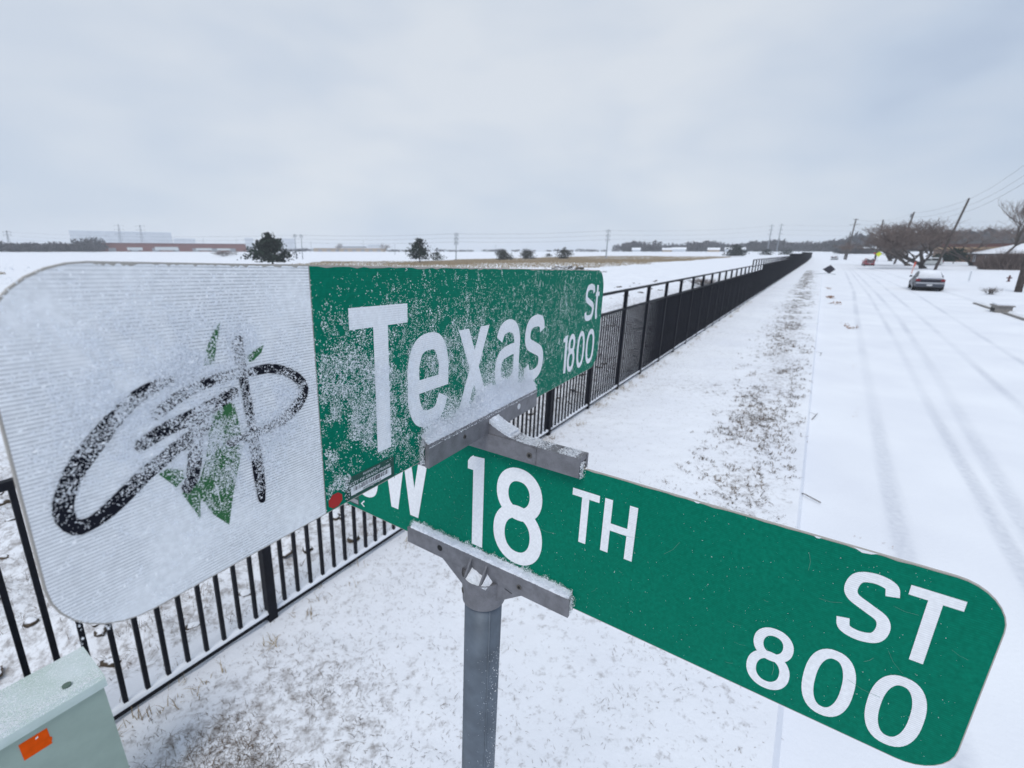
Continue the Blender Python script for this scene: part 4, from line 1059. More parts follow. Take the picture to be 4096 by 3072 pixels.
cedar((21.2, 192.6, .18), 4.2, 6.4, 33, 'tallest evergreen of the row of three, above the snowy spoil heap', 'cedar2', 'small evergreens in a row', 'dome', 1500)
cedar((18.6, 240., .68), 1.6, 4.5, 39, 'dark low bush far out between the small evergreens', 'cedar2', None, 'dome', 400, name='evergreen_shrub')
cedar((113., 239.4, 1.0), 5.2, 9.6, 45, 'solitary round evergreen above the stepped part of the iron fence', 'cedar', None, 'dome', 2000)
cedar((141., 262., 1.3), 3.0, 7.5, 51, 'wide flat evergreen bush under the twin pylons', 'cedar', None, 'dome', 600, name='evergreen_shrub')
cedar((152., 262., 1.3), 2.7, 7.5, 57, 'flat evergreen bush between the twin pylons and the fence end', 'cedar', None, 'dome', 600, name='evergreen_shrub')
cedar((113.4, 121., 0), 3.4, 6.8, 63, 'dark clipped evergreen shrub at the corner of the snow roofed house', 'cedar', None, 'dome', 1500, name='evergreen_shrub', base=.30)
bare_tree('bare_tree', (73.5, 84., 0), 8.9, 10.4, 5, 'wide bare spreading tree next to the utility pole, nearer one of the front yard pair', trunk_r=.42, fork=.13, dens=5, low=.34, up=.2)
bare_tree('bare_tree', (85.6, 101.5, 0), 9.6, 12.5, 12, 'wide bare spreading tree behind the orange marker, farther one of the front yard pair', trunk_r=.46, fork=.13, dens=5, low=.34, up=.2)
bare_tree('bare_tree', (120., 150., .2), 4.6, 3.6, 19, 'small brown bare tree behind the yellow diamond sign', trunk_r=.3, dens=4, trunks=3)
bare_tree('bare_tree', (80.3, 79.0, 0), 12.5, 9., 26, 'tall bare tree with a leaning trunk rising from the hedge before the snow roofed house', trunk_r=.36, fork=.62, dens=4, lean=(.85, 0), low=.4)
bare_tree('bare_tree', (121., 114., 0), 10.5, 8., 29, 'bare tree standing behind the snowy ridge of the brick house', trunk_r=.22, fork=.25, dens=4)
bare_tree('bare_tree', (101., 103.5, 0), 10.5, 11., 58, 'thin wispy bare tree between the bare topped pole and the snow roofed house', trunk_r=.25, fork=.2, dens=4, low=.3, up=.3)
bare_tree('bare_shrub', (32.5, 31.4, 0), .55, .7, 31, 'little twiggy shrub in the yard snow by the leaning pole', 'shrub', trunk_r=.012, trunks=4, dens=2, up=.6)
bare_tree('bare_shrub', (-138., 226., .8), 3.4, 5.5, 37, 'pale bare bush half hidden by the white end of the upper blade', 'shrub', trunk_r=.08, trunks=5, dens=4)
bare_tree('bare_tree', (152.5, 216., .9), 6.5, 3.2, 41, 'brown bare tree where the iron fence ends', trunk_r=.2, trunks=3, dens=4)
bare_tree('bare_tree', (-147., 400., 3.4), 7.5, 4.5, 43, 'pale bare tree in front of the tan workshop, the first of two', trunk_r=.2, dens=4)
bare_tree('bare_tree', (-108., 400., 3.4), 7.5, 5.5, 47, 'wider pale bare tree in front of the tan workshop, nearer the ragged evergreen', trunk_r=.2, dens=4)
# brushwood along the yards
root = empty('brush_hedge', tuple(st(110.5, 26, 0)), 'long brown leafless hedge in front of the brick house', 'hedge')
N = 13000
s = 110.3 + rng.normal(0, .9, N); t = rng.uniform(23.2, 40, N)
b = ES * s[:, None] + ET * t[:, None]; L = rng.uniform(.9, 3.3, N) * (.75 + .9 * vnoise(t * .8, t * 0, 44)) * (1 - .45 * sstep(25.5, 23.2, t))
d = rng.normal(0, .45, (N, 3)); d[:, 2] = 1; d /= np.linalg.norm(d, axis=1)[:, None]
sd = np.cross(d, rng.normal(size=(N, 3))); sd /= np.linalg.norm(sd, axis=1)[:, None]
V = np.stack([b - sd * .05, b + sd * .05, b + d * L[:, None]], 1).reshape(-1, 3)
tag(fast_mesh('twigs', V, np.arange(3 * N).reshape(-1, 3), M['twig'], root), kind='stuff')
def woods(name, label, spots, m='woods'):
    VV = []
    for x, y, w, h, n in spots:
        z = terrain(x, y)
        c = rng.normal(size=(n, 3)); c /= np.linalg.norm(c, axis=1)[:, None]; c *= rng.random((n, 1)) ** .4
        c = c * [w / 2, w / 2, h * .46] + [x, y, z + h * .5]
        c[:, 2] = np.maximum(c[:, 2], z + .1)
        u = rng.normal(size=(n, 3)) * [.6, .6, 1]; u /= np.linalg.norm(u, axis=1)[:, None]; v = np.cross(u, rng.normal(size=(n, 3))); v /= np.linalg.norm(v, axis=1)[:, None]
        s = (w * .10 * rng.uniform(.5, 1.4, n))[:, None]
        VV.append(np.stack([c - u * s, c + v * s * .6, c + u * s], 1).reshape(-1, 3))
    V = np.vstack(VV); return tag(fast_mesh(name, V, np.arange(len(V)).reshape(-1, 3), M[m]), label, None, None, 'stuff')
def az_xy(x, d):                         # a place at bearing x (tangent, thousandths) and distance d
    a = math.atan(x / 1000); return math.sin(a) * d, math.cos(a) * d
sp = []
rr = random.Random(5)
for k in range(230):
    b_ = 230 + 1130 * (k + rr.random()) / 230
    dd = rr.uniform(440, 620); h = rr.uniform(5.0, 9.5) * (1 + .45 * sstep(650, 900, b_)) * (.9 + .4 * float(vnoise(np.array(b_ / 35), np.array(0.), 3))); w = h * rr.uniform(1.6, 2.6)
    sp.append((*az_xy(b_, dd), w, h, 190))
woods('far_woods', 'grey brown band of winter woods along the horizon beyond the fence', sp)
sp = []
for k in range(46):
    b_ = -1160 + 290 * (k + rr.random()) / 46
    sp.append((*az_xy(b_, rr.uniform(400, 450)), rr.uniform(8, 15), rr.uniform(3.0, 6.6) * (1 + .55 * (b_ > -905)), 190))
woods('far_woods', 'dark winter woods along the horizon beside the long red building', sp)
sp = [(*az_xy(-640 + 900 * (k + rr.random()) / 40, rr.uniform(520, 640)), rr.uniform(8, 18), rr.uniform(2, 4.0), 80) for k in range(40)]
woods('far_scrub', 'low hazy scrub on the snow between the workshops and the evergreens', sp)
sp = [(*az_xy(690 + 70 * (k + rr.random()) / 16, 330), rr.uniform(7, 10), rr.uniform(2.5, 4.), 200) for k in range(16)]
woods('far_woods', 'dark thicket closing off the far end of the street', sp)

# tan grass on the field
poly = [(-52, 112), (-42.6, 97), (-17.2, 84.4), (-.5, 82), (6.8, 90), (17.2, 89.7), (36.2, 125), (68, 176), (99, 213), (105, 226), (90.7, 235), (71, 247), (48, 252), (21, 230), (-19, 184), (-30, 152), (-58, 150)]
poly2 = [(-66, 60), (-84, 76), (-122, 110), (-150, 128), (-165, 138), (-140, 100), (-90, 66)]
def inside(x, y, poly):
    c = np.zeros(x.shape, bool); n = len(poly)
    for i in range(n):
        (x0, y0), (x1, y1) = poly[i], poly[i - 1]
        c ^= ((y0 > y) != (y1 > y)) & (x < (x1 - x0) * (y - y0) / (y1 - y0 + 1e-12) + x0)
    return c
N = 420000
x = rng.uniform(-170, 106, N); y = rng.uniform(60, 254, N)
wob = 7 * (fbm(x * .06, y * .06, 83, 3) - .5) * 2
k = (inside(x + wob, y + wob * .6, poly) | inside(x + wob * .3, y + wob * .2, poly2)) & (rng.random(N) < .25 + .9 * sstep(.35, .62, fbm(x * .05, y * .05, 85, 3)))
x, y = x[k], y[k]; n = len(x)
b = np.stack([x, y, terrain(x, y)], 1); az = rng.uniform(0, 6.28, n); L = rng.uniform(.12, .34, n)
d = np.stack([np.cos(az) * .5, np.sin(az) * .5, np.ones(n)], 1) * L[:, None]; sd = np.stack([-np.sin(az), np.cos(az), 0 * az], 1) * .10
V = np.stack([b - sd, b + sd, b + d], 1).reshape(-1, 3)
tag(fast_mesh('tall_grass', V, np.arange(3 * n).reshape(-1, 3), M['straw']), 'tan winter grass standing out of the snow across the field', None, None, 'stuff')

# ================================================================ POLES AND WIRES
def upole(foot_, top_, r, label, arms=(), cap=None, group='utility poles along the far side of the street'):
    f, t = np.array(foot_, float), np.array(top_, float)
    root = empty('utility_pole', tuple(f), label, 'utility pole', group)
    d = (t - f) / np.linalg.norm(t - f)
    mb = MB(); mb.tube([f - d * .3, f + (t - f) * .5, t], [r, r * .85, r * .7], 10); mb.build('shaft', M['pole_w'], root, smooth=True)
    for k, L in arms:
        c = f + (t - f) * k; mb = MB(); mb.box(c, ET, ES, d, (-L / 2, L / 2), (-.06 + r, .06 + r), (-.07, .07)); a_ = mb.build('crossarm', M['pole_w'], root)
        mb = MB()
        for x_ in (-.45, -.25, .25, .45): mb.tube([c + ET * L * x_ + ES * r + d * .07, c + ET * L * x_ + ES * r + d * .25], .05, 6)
        mb.build('insulators', M['steel_p'], a_)
    if cap is not None:
        c = t - d * cap; mb = MB(); mb.tube([c - ET * .35 - d * .4, c - ET * .35 + d * .4], .2, 10); mb.build('transformer', M['steel_p'], root)
    return root
PE = (36.4, 33.3, 0), (39.9, 36.6, 11.0)
PD = (69.7, 77.3, 0), (75.3, 80.5, 11.3)
PC = (95.7, 117.8, 0), (100.7, 121.4, 12.5)
PB = (120.5, 156.6, .2), (123.3, 160.3, 13.2)
PA = (122.1, 172.6, .35), (125.9, 176.7, 14.6)
upole(*PE, .21, 'dark leaning utility pole standing closest, in the yard behind the kerb inlet')
upole(*PD, .21, 'leaning bare topped utility pole between the two spreading bare trees')
upole(*PC, .25, 'leaning utility pole rising out of the farther spreading tree', (), .9)
upole(*PB, .30, 'short thick utility pole left of the spreading trees, nearly upright')
upole(*PA, .30, 'utility pole with two crossarms at the end of the street', ((.985, 1.6), (.86, 3.0)))
upole((124.4, 176.8, .4), (126.0, 178.4, 10.2), .20, 'thin grey pole just behind the pole with crossarms')
def wires(name, label, ends, sag, r=.018):
    """ends: list of (p, q) pairs"""
    p0 = np.array(ends[0][0], float); root = empty(name, tuple(p0), label, 'power line', None)
    for p, q_ in ends:
        p, q_ = np.array(p, float), np.array(q_, float)
        pts = [p + (q_ - p) * f - np.array([0, 0, 4 * sag * f * (1 - f)]) for f in np.linspace(0, 1, 13)]
        mb = MB(); mb.tube(pts, r, 4, cap=False); mb.build('wire', M['wire'], root)
    return root
Q = lambda P_, k, o=0.: np.array(P_[0], float) + (np.array(P_[1], float) - np.array(P_[0], float)) * k + ET * o
for A_, B_, l in ((PE, PD, 'street wires from the nearest leaning pole to the bare topped pole'), (PD, PC, 'street wires between the two poles in the spreading trees'),
                  (PC, PB, 'street wires from the tree pole to the short thick pole'), (PB, PA, 'street wires reaching the pole with crossarms')):
    wires('street_wires', l, [(Q(A_, k, o), Q(B_, k, o)) for k, o in ((.99, 0), (.90, .2), (.80, -.1))], .5, .016)
wires('street_wires', 'street wires running on past the nearest leaning pole out of view', [(Q(PE, k), Q(PE, k) - ES * 50 - ET * 4) for k in (.99, .9)], .5, .016)
def pylon(pos, h, label, r=.35, arms=3, lattice=False, group='transmission poles across the field', L=3.2):
    p = np.array(pos, float); root = empty('transmission_pole', tuple(p), label, 'transmission pole', group)
    up_ = GUP
    mb = MB()
    if lattice:
        w = h * .055
        corner = lambda sx, sy, k: p + np.array([sx * w * (1 - .8 * k), sy * w * (1 - .8 * k), 0]) + up_ * h * k
        for sx in (-1, 1):
            for sy in (-1, 1): mb.tube([corner(sx, sy, 0), corner(sx, sy, 1)], .11, 4)
        for i in range(7):
            k0, k1 = i / 7, (i + 1) / 7
            mb.tube([corner(-1, -1, k0), corner(1, -1, k1)], .07, 3); mb.tube([corner(1, -1, k0), corner(-1, -1, k1)], .07, 3)
    else: mb.tube([p - up_ * .5, p + up_ * h], [r, r * .5], 10)
    mb.build('shaft', M['steel_p'], root)
    for i in range(arms):
        c = p + up_ * h * (.96 - .15 * i)
        mb = MB(); mb.tube([c - np.array([L / 2, 0, 0]), c + np.array([L / 2, 0, 0])], .09, 4)
        for x_ in (-.5, .5): mb.tube([c + np.array([L * x_, 0, 0]), c + np.array([L * x_, 0, -.9])], .14, 5)
        mb.build('crossarm', M['steel_p'], root)
    return p + up_ * h
T1_ = pylon((-84.8, 185.8, .27), 9.5, 'slim pole of the pair beside the big evergreen, the one touching its outline', .16, 1, L=1.)
T2_ = pylon((-82.6, 186.3, .26), 9.4, 'slim pole of the pair beside the big evergreen, the outer one', .16, 1, L=1.)
T3_ = pylon((-19.9, 167.5, .03), 9.5, 'tall slim transmission pole between the ragged evergreen and the row of three', .20, 3, L=1.1)
T4_ = pylon((41.6, 209.1, .36), 12.2, 'tall slim transmission pole just above the end of the upper blade', .27, 3, L=1.5)
T5_ = pylon((199.2, 369.8, 3.4), 20.3, 'first of the twin transmission poles above the far woods', .45, 3, L=3.)
T6_ = pylon((205., 367.3, 3.4), 20.6, 'second of the twin transmission poles, closer to the fence end', .45, 3, L=3.)
T7_ = pylon((-380.7, 463.7, 3.7), 25.5, 'first hazy lattice pylon rising behind the red building', .3, 3, True, L=9.)
T8_ = pylon((-368., 474., 3.7), 25.5, 'second hazy lattice pylon rising behind the red building', .3, 3, True, L=9.)
T9_ = pylon((-326.8, 309.3, 3.6), 12.8, 'hazy leaning pylon above the dark woods at the edge of view', .3, 2, True, L=5.)
for x_, d_, h_, l in ((-282.8, 436.4, 12.6, 'small hazy pole over the middle of the red building'), (-260.8, 449.9, 13, 'small hazy pole over the end of the red building'), (-179.3, 423.6, 9.6, 'thin hazy pole left of the tan workshop'),
                      (-137.3, 439., 9.9, 'thin hazy pole over the grey roof of the tan workshop'), (-72., 291., 6.2, 'thin pole left of the ragged evergreen'), (-14., 400., 6.2, 'thin hazy pole right of the middle transmission pole')):
    pylon((x_, d_, terrain(x_, d_)), h_, l, .16, 0)
lv = [(0, 0, k) for k in (-.5, -2.2, -3.9)]
def span(a, b, l, s): wires('transmission_wires', l, [(a + np.array(o) * (a[2] / 12), b + np.array(o) * (b[2] / 12)) for o in lv], s, .026)
span(T9_, T2_, 'transmission wires over the dark woods and the red building', 1.6)
span(T2_, T3_, 'transmission wires from the big evergreen to the ragged one', .5)
span(T3_, T4_, 'transmission wires between the two tall slim poles', .6)
span(T4_, T5_, 'transmission wires running to the twin transmission poles', 1.4)
span(T6_, np.array([330., 300., 24.]), 'transmission wires running on behind the street trees', 2.)

# ================================================================ BUILDINGS
def bbox(mb, p, q_, depth, z0, z1):
    """a block whose front runs from p to q (plan), going back by depth"""
    p, q_ = np.array([*p, 0.]), np.array([*q_, 0.]); L = np.linalg.norm(q_ - p); u = (q_ - p) / L; v = np.array([-u[1], u[0], 0.])
    if v @ p < 0: v = -v
    mb.box(p, u, v, (0, 0, 1), (0, L), (0, depth), (z0, z1)); return p, u, v, L
def building(name, p, q_, depth, h, wall, label, roof='snow', cat='building', panels=0, lip=.35, z=None):
    z = terrain(*p) if z is None else z
    root = empty(name, (p[0], p[1], z), label, cat)
    mb = MB(); f, u, v, L = bbox(mb, p, q_, depth, z - 1, z + h); w_ = mb.build('wall', M[wall], root)
    mb = MB(); mb.box(f, u, v, (0, 0, 1), (-.3, L + .3), (-.3, depth + .3), (z + h, z + h + lip)); mb.build('roof', M[roof], root)
    for i in range(panels):
        mb = MB(); x_ = L * (i + .12) / panels; mb.box(f, u, v, (0, 0, 1), (x_, x_ + L / panels * .76), (-.35, -.004), (z + .4, z + h - .8)); mb.build('wall_panel', M[wall], root)
    return root, f, u, v, L, z
b_, f, u, v, L, z = building('red_building', (-283, 323.6), (-210, 375.2), 40, 5.9, 'redwall', 'long low red clad building with snow on its roof far across the field', lip=.12)
for i in range(7):
    mb = MB(); x_ = 6 + i * 12; mb.box(f, u, v, (0, 0, 1), (x_, x_ + 4), (-.12, -.002), (z, z + 2.4)); mb.build('door', M['greywall'], b_)
building('warehouse', (-300, 311), (-284.5, 322.5), 35, 5.0, 'tanwall', 'tan low building adjoining the red building behind the woods')
building('warehouse', (-475.2, 514), (-405.8, 570.3), 60, 21.8, 'whitewall', 'huge hazy white warehouse behind the red building', panels=11)
building('warehouse', (-405, 571), (-387, 583), 40, 15.2, 'whitewall', 'lower hazy white wing at the end of the huge warehouse')
building('warehouse', (-317.6, 567.1), (-310, 571.3), 30, 15.4, 'whitewall', 'narrow hazy white block left of the big evergreen')
building('warehouse', (-288.2, 582.6), (-269.4, 591.5), 30, 15.4, 'whitewall', 'hazy white block seen behind the big evergreen')
b_, f, u, v, L, z = building('workshop', (-185.2, 442.8), (-123.3, 463.9), 25, 3.2, 'tanwall', 'long low tan workshop on the snow between two evergreens')
for i in range(8):
    mb = MB(); x_ = 4 + i * 7.6; mb.box(f, u, v, (0, 0, 1), (x_, x_ + 3.2), (-.1, -.002), (z, z + 2)); mb.build('door', M['greywall'], b_)
building('workshop', (-171.7, 469.6), (-146.3, 478.1), 20, 5.1, 'greywall', 'grey roofed hall standing behind the tan workshop')
building('workshop', (-162.9, 535.8), (-146.8, 540.4), 20, 7.6, 'whitewall', 'pale hazy block behind the tan workshop')
for i, (a_, b2, h, l) in enumerate((((-261.3, 322.4), (-254.8, 327.5), 1.9, 'short white trailer parked in front of the red building'), ((-249.4, 331.7), (-238.6, 339.5), 2.3, 'long white trailer parked in front of the red building'),
                                   ((-230, 345.5), (-222, 351), 1.6, 'white van at the far end of the red building, first of a line'), ((-219, 352.5), (-212, 357), 1.5, 'white van at the far end of the red building, last of a line'))):
    z = terrain(*a_) + .3; root = empty('white_trailer', (*a_, z), l, 'trailer', 'white vehicles by the red building')
    mb = MB(); f, u, v, L = bbox(mb, a_, b2, 2.5, z + .7, z + h + .7); mb.build('body', M['whitecar'], root)
    for x_ in (.2, .8):
        c = f + u * L * x_ + np.array([0, 0, z + .45]); mb = MB(); mb.tube([c - v * .05, c + v * .3], .45, 10); mb.build('wheel', M['tyre'], root)
# far small houses among the woods
for i, (b_, d, w, h, l) in enumerate(((262, 430, 7, 2.2, 'white roofed house at the near end of the far woods'), (330, 430, 10, 2.0, 'tan house under snow in the far woods beside the slim pole'), (352, 425, 11, 2.4, 'wide white house in the far woods, right of the slim pole'),
                                   (425, 430, 9, 2.0, 'low snowy house midway along the far woods'), (470, 425, 15, 2.2, 'long snowy house behind the solitary round evergreen'), (745, 340, 11, 2.3, 'snow roofed house beyond the end of the street'))):
    x_, y_ = az_xy(b_, d); z = terrain(x_, y_) - .4; a_ = math.atan(b_ / 1000); u = np.array([math.cos(a_), -math.sin(a_), 0]); v = np.array([math.sin(a_), math.cos(a_), 0]); c = np.array([x_, y_, z])
    root = empty('far_house', tuple(c), l, 'house', 'houses among the far woods')
    mb = MB(); mb.box(c, u, v, (0, 0, 1), (-w / 2, w / 2), (0, 7), (-.5, h)); mb.build('wall', M['tanwall' if i in (1, 3) else 'whitewall'], root)
    mb = MB(); V = [c + u * sx * (w / 2 + .4) + v * vy + np.array([0, 0, vz]) for sx in (-1, 1) for vy, vz in ((-.5, h - .05), (3.5, h + 1.7), (7.5, h - .05))]
    mb.add(V, [(0, 3, 4, 1), (1, 4, 5, 2), (0, 1, 2), (3, 5, 4), (0, 2, 5, 3)]); mb.build('roof', M['snow'], root)
# the brick house on the right
root = empty('brick_house', tuple(st(136, 33)), 'single storey brown brick house under a snowy hip roof beyond the hedge', 'house')
mb = MB(); mb.box((0, 0, 0), ES, ET, (0, 0, 1), (122, 143.8), (28.2, 39), (-.3, 2.6)); hw = mb.build('wall', M['brick'], root)
mb = MB(); e_ = .7; V = [st(s, t, z) for s, t, z in ((122 - e_, 28.2 - e_, 2.55), (143.8 + e_, 28.2 - e_, 2.55), (143.8 + e_, 39 + e_, 2.55), (122 - e_, 39 + e_, 2.55), (128, 33.6, 4.5), (138, 33.6, 4.5))]
mb.add(V, [(0, 1, 5, 4), (1, 2, 5), (2, 3, 4, 5), (3, 0, 4), (0, 3, 2, 1)]); rf = mb.build('roof', M['snow'], root)
mb = MB(); mb.box((0, 0, 0), ES, ET, (0, 0, 1), (122 - e_, 143.8 + e_), (28.2 - e_ - .04, 28.2 - e_), (2.30, 2.54)); mb.build('fascia', M['shingle'], rf)
mb = MB(); mb.box((0, 0, 0), ES, ET, (0, 0, 1), (133, 133.8), (34.5, 35.3), (3.6, 5.7)); mb.build('chimney', M['brick'], rf)
for s in (126, 131, 140):
    mb = MB(); mb.box((0, 0, 0), ES, ET, (0, 0, 1), (s, s + 1.6), (28.14, 28.198), (.9, 2.1)); w_ = mb.build('window', M['glass'], hw)
    mb = MB()
    for a0, a1, z0, z1 in ((s - .08, s, .82, 2.18), (s + 1.6, s + 1.68, .82, 2.18), (s, s + 1.6, 2.1, 2.18), (s, s + 1.6, .82, .9)): mb.box((0, 0, 0), ES, ET, (0, 0, 1), (a0, a1), (28.10, 28.196), (z0, z1))
    mb.build('frame', M['whitewall'], w_)
# the long brown building behind it
root = empty('brown_building', tuple(st(186, 44)), 'long brown building with a tan fascia band and dark roof behind the brick house', 'building')
mb = MB(); mb.box((0, 0, 0), ES, ET, (0, 0, 1), (186, 200), (30, 78), (-.5, 3.7)); mb.build('wall', M['brownwood'], root)
mb = MB(); mb.box((0, 0, 0), ES, ET, (0, 0, 1), (185.6, 200.4), (29.6, 78.4), (3.7, 4.3)); mb.build('tan_fascia', M['tanwood'], root)
mb = MB(); mb.box((0, 0, 0), ES, ET, (0, 0, 1), (185.3, 200.7), (29.3, 78.7), (4.3, 5.2)); mb.build('red_fascia', M['redwood'], root)
mb = MB(); V = [st(s, t, z) for s, t, z in ((184.9, 28.9, 5.2), (201.1, 28.9, 5.2), (201.1, 79.1, 5.2), (184.9, 79.1, 5.2), (193, 33, 6.2), (193, 75, 6.2))]
mb.add(V, [(0, 1, 4), (1, 2, 5, 4), (2, 3, 5), (3, 0, 4, 5), (0, 3, 2, 1)]); mb.build('roof', M['shingle'], root)

# ================================================================ VEHICLES
def car(name, s, t, heading, paint, label, L=4.7, Wd=1.82, Hh=1.42, kind='sedan', snow=True, cat='car', z=None, group=None):
    d = np.array([math.sin(heading), math.cos(heading), 0.]); r = np.array([d[1], -d[0], 0.])
    p = st(s, t); p[2] = (terrain(p[0], p[1]) - DROP) if z is None else z
    root = empty(name, tuple(p), label, cat, group)
    pt = lambda x, y, zz: p + d * x + r * y + np.array([0, 0, zz])
    h = Wd / 2
    suv = kind == 'suv'
    zd = .98 if suv else .93                        # deck height
    st_ = [(0, .90, .36, zd - .12), (.05, .94, .30, zd - .03), (.35, .98, .26, zd), (1.0, 1., .22, zd + .02), (2.3, 1., .22, zd + .0), (3.2, 1., .22, zd - .02), (4.0, .97, .24, zd - .10), (4.5, .90, .28, zd - .2), (4.68, .80, .36, zd - .32)]
    mb = MB(); V = []; k = 10
    for x, w, zb, zt in st_:
        x = x * L / 4.68; w *= h
        half = [(w * .86, zb), (w * .97, zb + .10), (w, (zb + zt) / 2), (w * .97, zt - .10), (w * .86, zt)]
        V += [pt(x, y, zz) for y, zz in half] + [pt(x, -y, zz) for y, zz in half[::-1]]
    n = len(st_)
    mb.add(V, [(i * k + j, i * k + (j + 1) % k, (i + 1) * k + (j + 1) % k, (i + 1) * k + j) for i in range(n - 1) for j in range(k)] + [tuple(range(k))[::-1], tuple((n - 1) * k + j for j in range(k))])
    body = mb.build('body', M[paint], root, smooth=False)
    cab = [(.10, .80, zd), (.28, .76, Hh - .08), (.5, .72, Hh), (2.3, .74, Hh), (2.75, .76, Hh - .10), (3.45, .84, zd - .01)] if suv else [(.62, .82, zd + .02), (1.15, .72, Hh - .08), (1.45, .70, Hh), (2.4, .71, Hh), (2.7, .73, Hh - .07), (3.45, .83, zd - .02)]
    mb = MB(); V = []
    for x, w, zt in cab:
        x = x * L / 4.68; V += [pt(x, h * .90, zd - .02), pt(x, h * w, zt), pt(x, -h * w, zt), pt(x, -h * .90, zd - .02)]
    n = len(cab); mb.add(V, [(i * 4 + j, i * 4 + j + 1, (i + 1) * 4 + j + 1, (i + 1) * 4 + j) for i in range(n - 1) for j in range(3)] + [(0, 1, 2, 3)])
    mb.build('cabin', M[paint], root)
    x0, x1 = cab[0], cab[1]
    def pane(nm, pts): mb = MB(); mb.add(pts, [tuple(range(len(pts)))]); return mb.build(nm, M['glass'], root)
    q0 = np.array([x0[0] * L / 4.68, zd + .04]); q1 = np.array([x1[0] * L / 4.68, x1[2]]); off_ = np.array([-.02, .015])
    f0, f1 = q0 + (q1 - q0) * .12 + off_, q0 + (q1 - q0) * .92 + off_
    pane('rear_window', [pt(f0[0], h * .74, f0[1]), pt(f0[0], -h * .74, f0[1]), pt(f1[0], -h * .66, f1[1]), pt(f1[0], h * .66, f1[1])])
    for sg in (-1, 1):
        for a0, a1 in ((cab[1][0] + .15, 2.0), (2.06, cab[3][0] + .55)):
            a0, a1 = a0 * L / 4.68, a1 * L / 4.68
            pane('side_window', [pt(a0, sg * h * .895, zd + .06), pt(a1, sg * h * .895, zd + .06), pt(a1 - .08, sg * h * .765, Hh - .12), pt(a0 + .08, sg * h * .765, Hh - .12)])
        mb = MB(); zl = .80 if suv else .74
        mb.box(pt(0, 0, 0), r * sg, d, (0, 0, 1), (h * .66, h * .93), (-.025, .10), (zl, zl + (.28 if suv else .15))); mb.build('tail_light', M['taillight'], root)
        mb = MB(); mb.box(pt(0, 0, 0), r * sg, d, (0, 0, 1), (h * .96, h * 1.14), (3.05, 3.2), (zd, zd + .14)); mb.build('mirror', M[paint], root)
        for xw in (.85, 3.75):
            xw = xw * L / 4.68; c = pt(xw, sg * h * .90, .32)
            mb = MB(); mb.tube([c - r * sg * .11, c + r * sg * .105], .325, 18); w_ = mb.build('wheel', M['tyre'], root)
            mb = MB(); mb.tube([c + r * sg * .09, c + r * sg * .112], .20, 12); mb.build('rim', M['chrome'], w_)
    mb = MB(); mb.box(pt(0, 0, 0), r, d, (0, 0, 1), (-h * .92, h * .92), (-.09, .04), (.34, .56)); mb.build('bumper', M['silver' if not suv else paint], root)
    mb = MB(); mb.box(pt(0, 0, 0), r, d, (0, 0, 1), (-h * .90, h * .90), (-.10, .02), (.56, .66)); mb.build('trim_strip', M['chrome'], root)
    mb = MB(); mb.box(pt(0, 0, 0), r, d, (0, 0, 1), (-.16, .16), (-.115, -.09), (.40, .52)); mb.build('plate', M['plate'], root)
    mb = MB(); mb.box(pt(0, 0, 0), r, d, (0, 0, 1), (-h * .64, h * .64), (-.022, .05), (zd - .28, zd - .06)); mb.build('boot_shade', M['navy'], root)  # dark slab carries the boot face's shading between the tail lights
    mb = MB(); mb.box(pt(0, 0, 0), r, d, (0, 0, 1), (-h * .8, h * .8), (.25, L - .4), (.12, .27)); mb.build('underside', M['dark'], root)
    if snow:
        def slab(sts, nm):
            mb = MB(); V = []
            for x, w, zz in sts:
                x = x * L / 4.68; V += [pt(x, h * w, zz - .01), pt(x, h * w * .92, zz + .07), pt(x, 0, zz + .10), pt(x, -h * w * .92, zz + .07), pt(x, -h * w, zz - .01)]
            n = len(sts); mb.add(V, [(i * 5 + j, i * 5 + j + 1, (i + 1) * 5 + j + 1, (i + 1) * 5 + j) for i in range(n - 1) for j in range(4)] + [(0, 1, 2, 3, 4), tuple((n - 1) * 5 + j for j in range(5))[::-1]])
            mb.build(nm, M['snow'], root, smooth=True)
        slab([(c[0], c[1] * .98, c[2]) for c in cab], 'roof_snow')
        slab([(3.4, .86, zd - .02), (4.0, .86, zd - .1), (4.5, .78, zd - .2)], 'bonnet_snow')
        if not suv: slab([(.03, .86, zd - .02), (.35, .90, zd), (.8, .86, zd + .02)], 'boot_snow')
    return root
car('grey_sedan', 47.0, 7.3, RA + R(3), 'silver', 'grey sedan seen from behind, parked in the road with snow over roof and boot')
car('red_hatchback', 127.0, 9.2, RA + R(-4), 'redcar', 'red hatchback with a snowy roof parked farther up the street', Hh=1.55, kind='suv', L=4.3, z=0.02)
car('white_car', 139.3, 23.0, RA - R(78), 'whitecar', 'white car under snow standing sideways in the driveway of the brick house', Hh=1.6, kind='suv', z=0.0)
car('white_pickup', 209.0, 4.2, RA + R(10), 'whitecar', 'small white car at the distant end of the street', Hh=1.5, kind='suv')

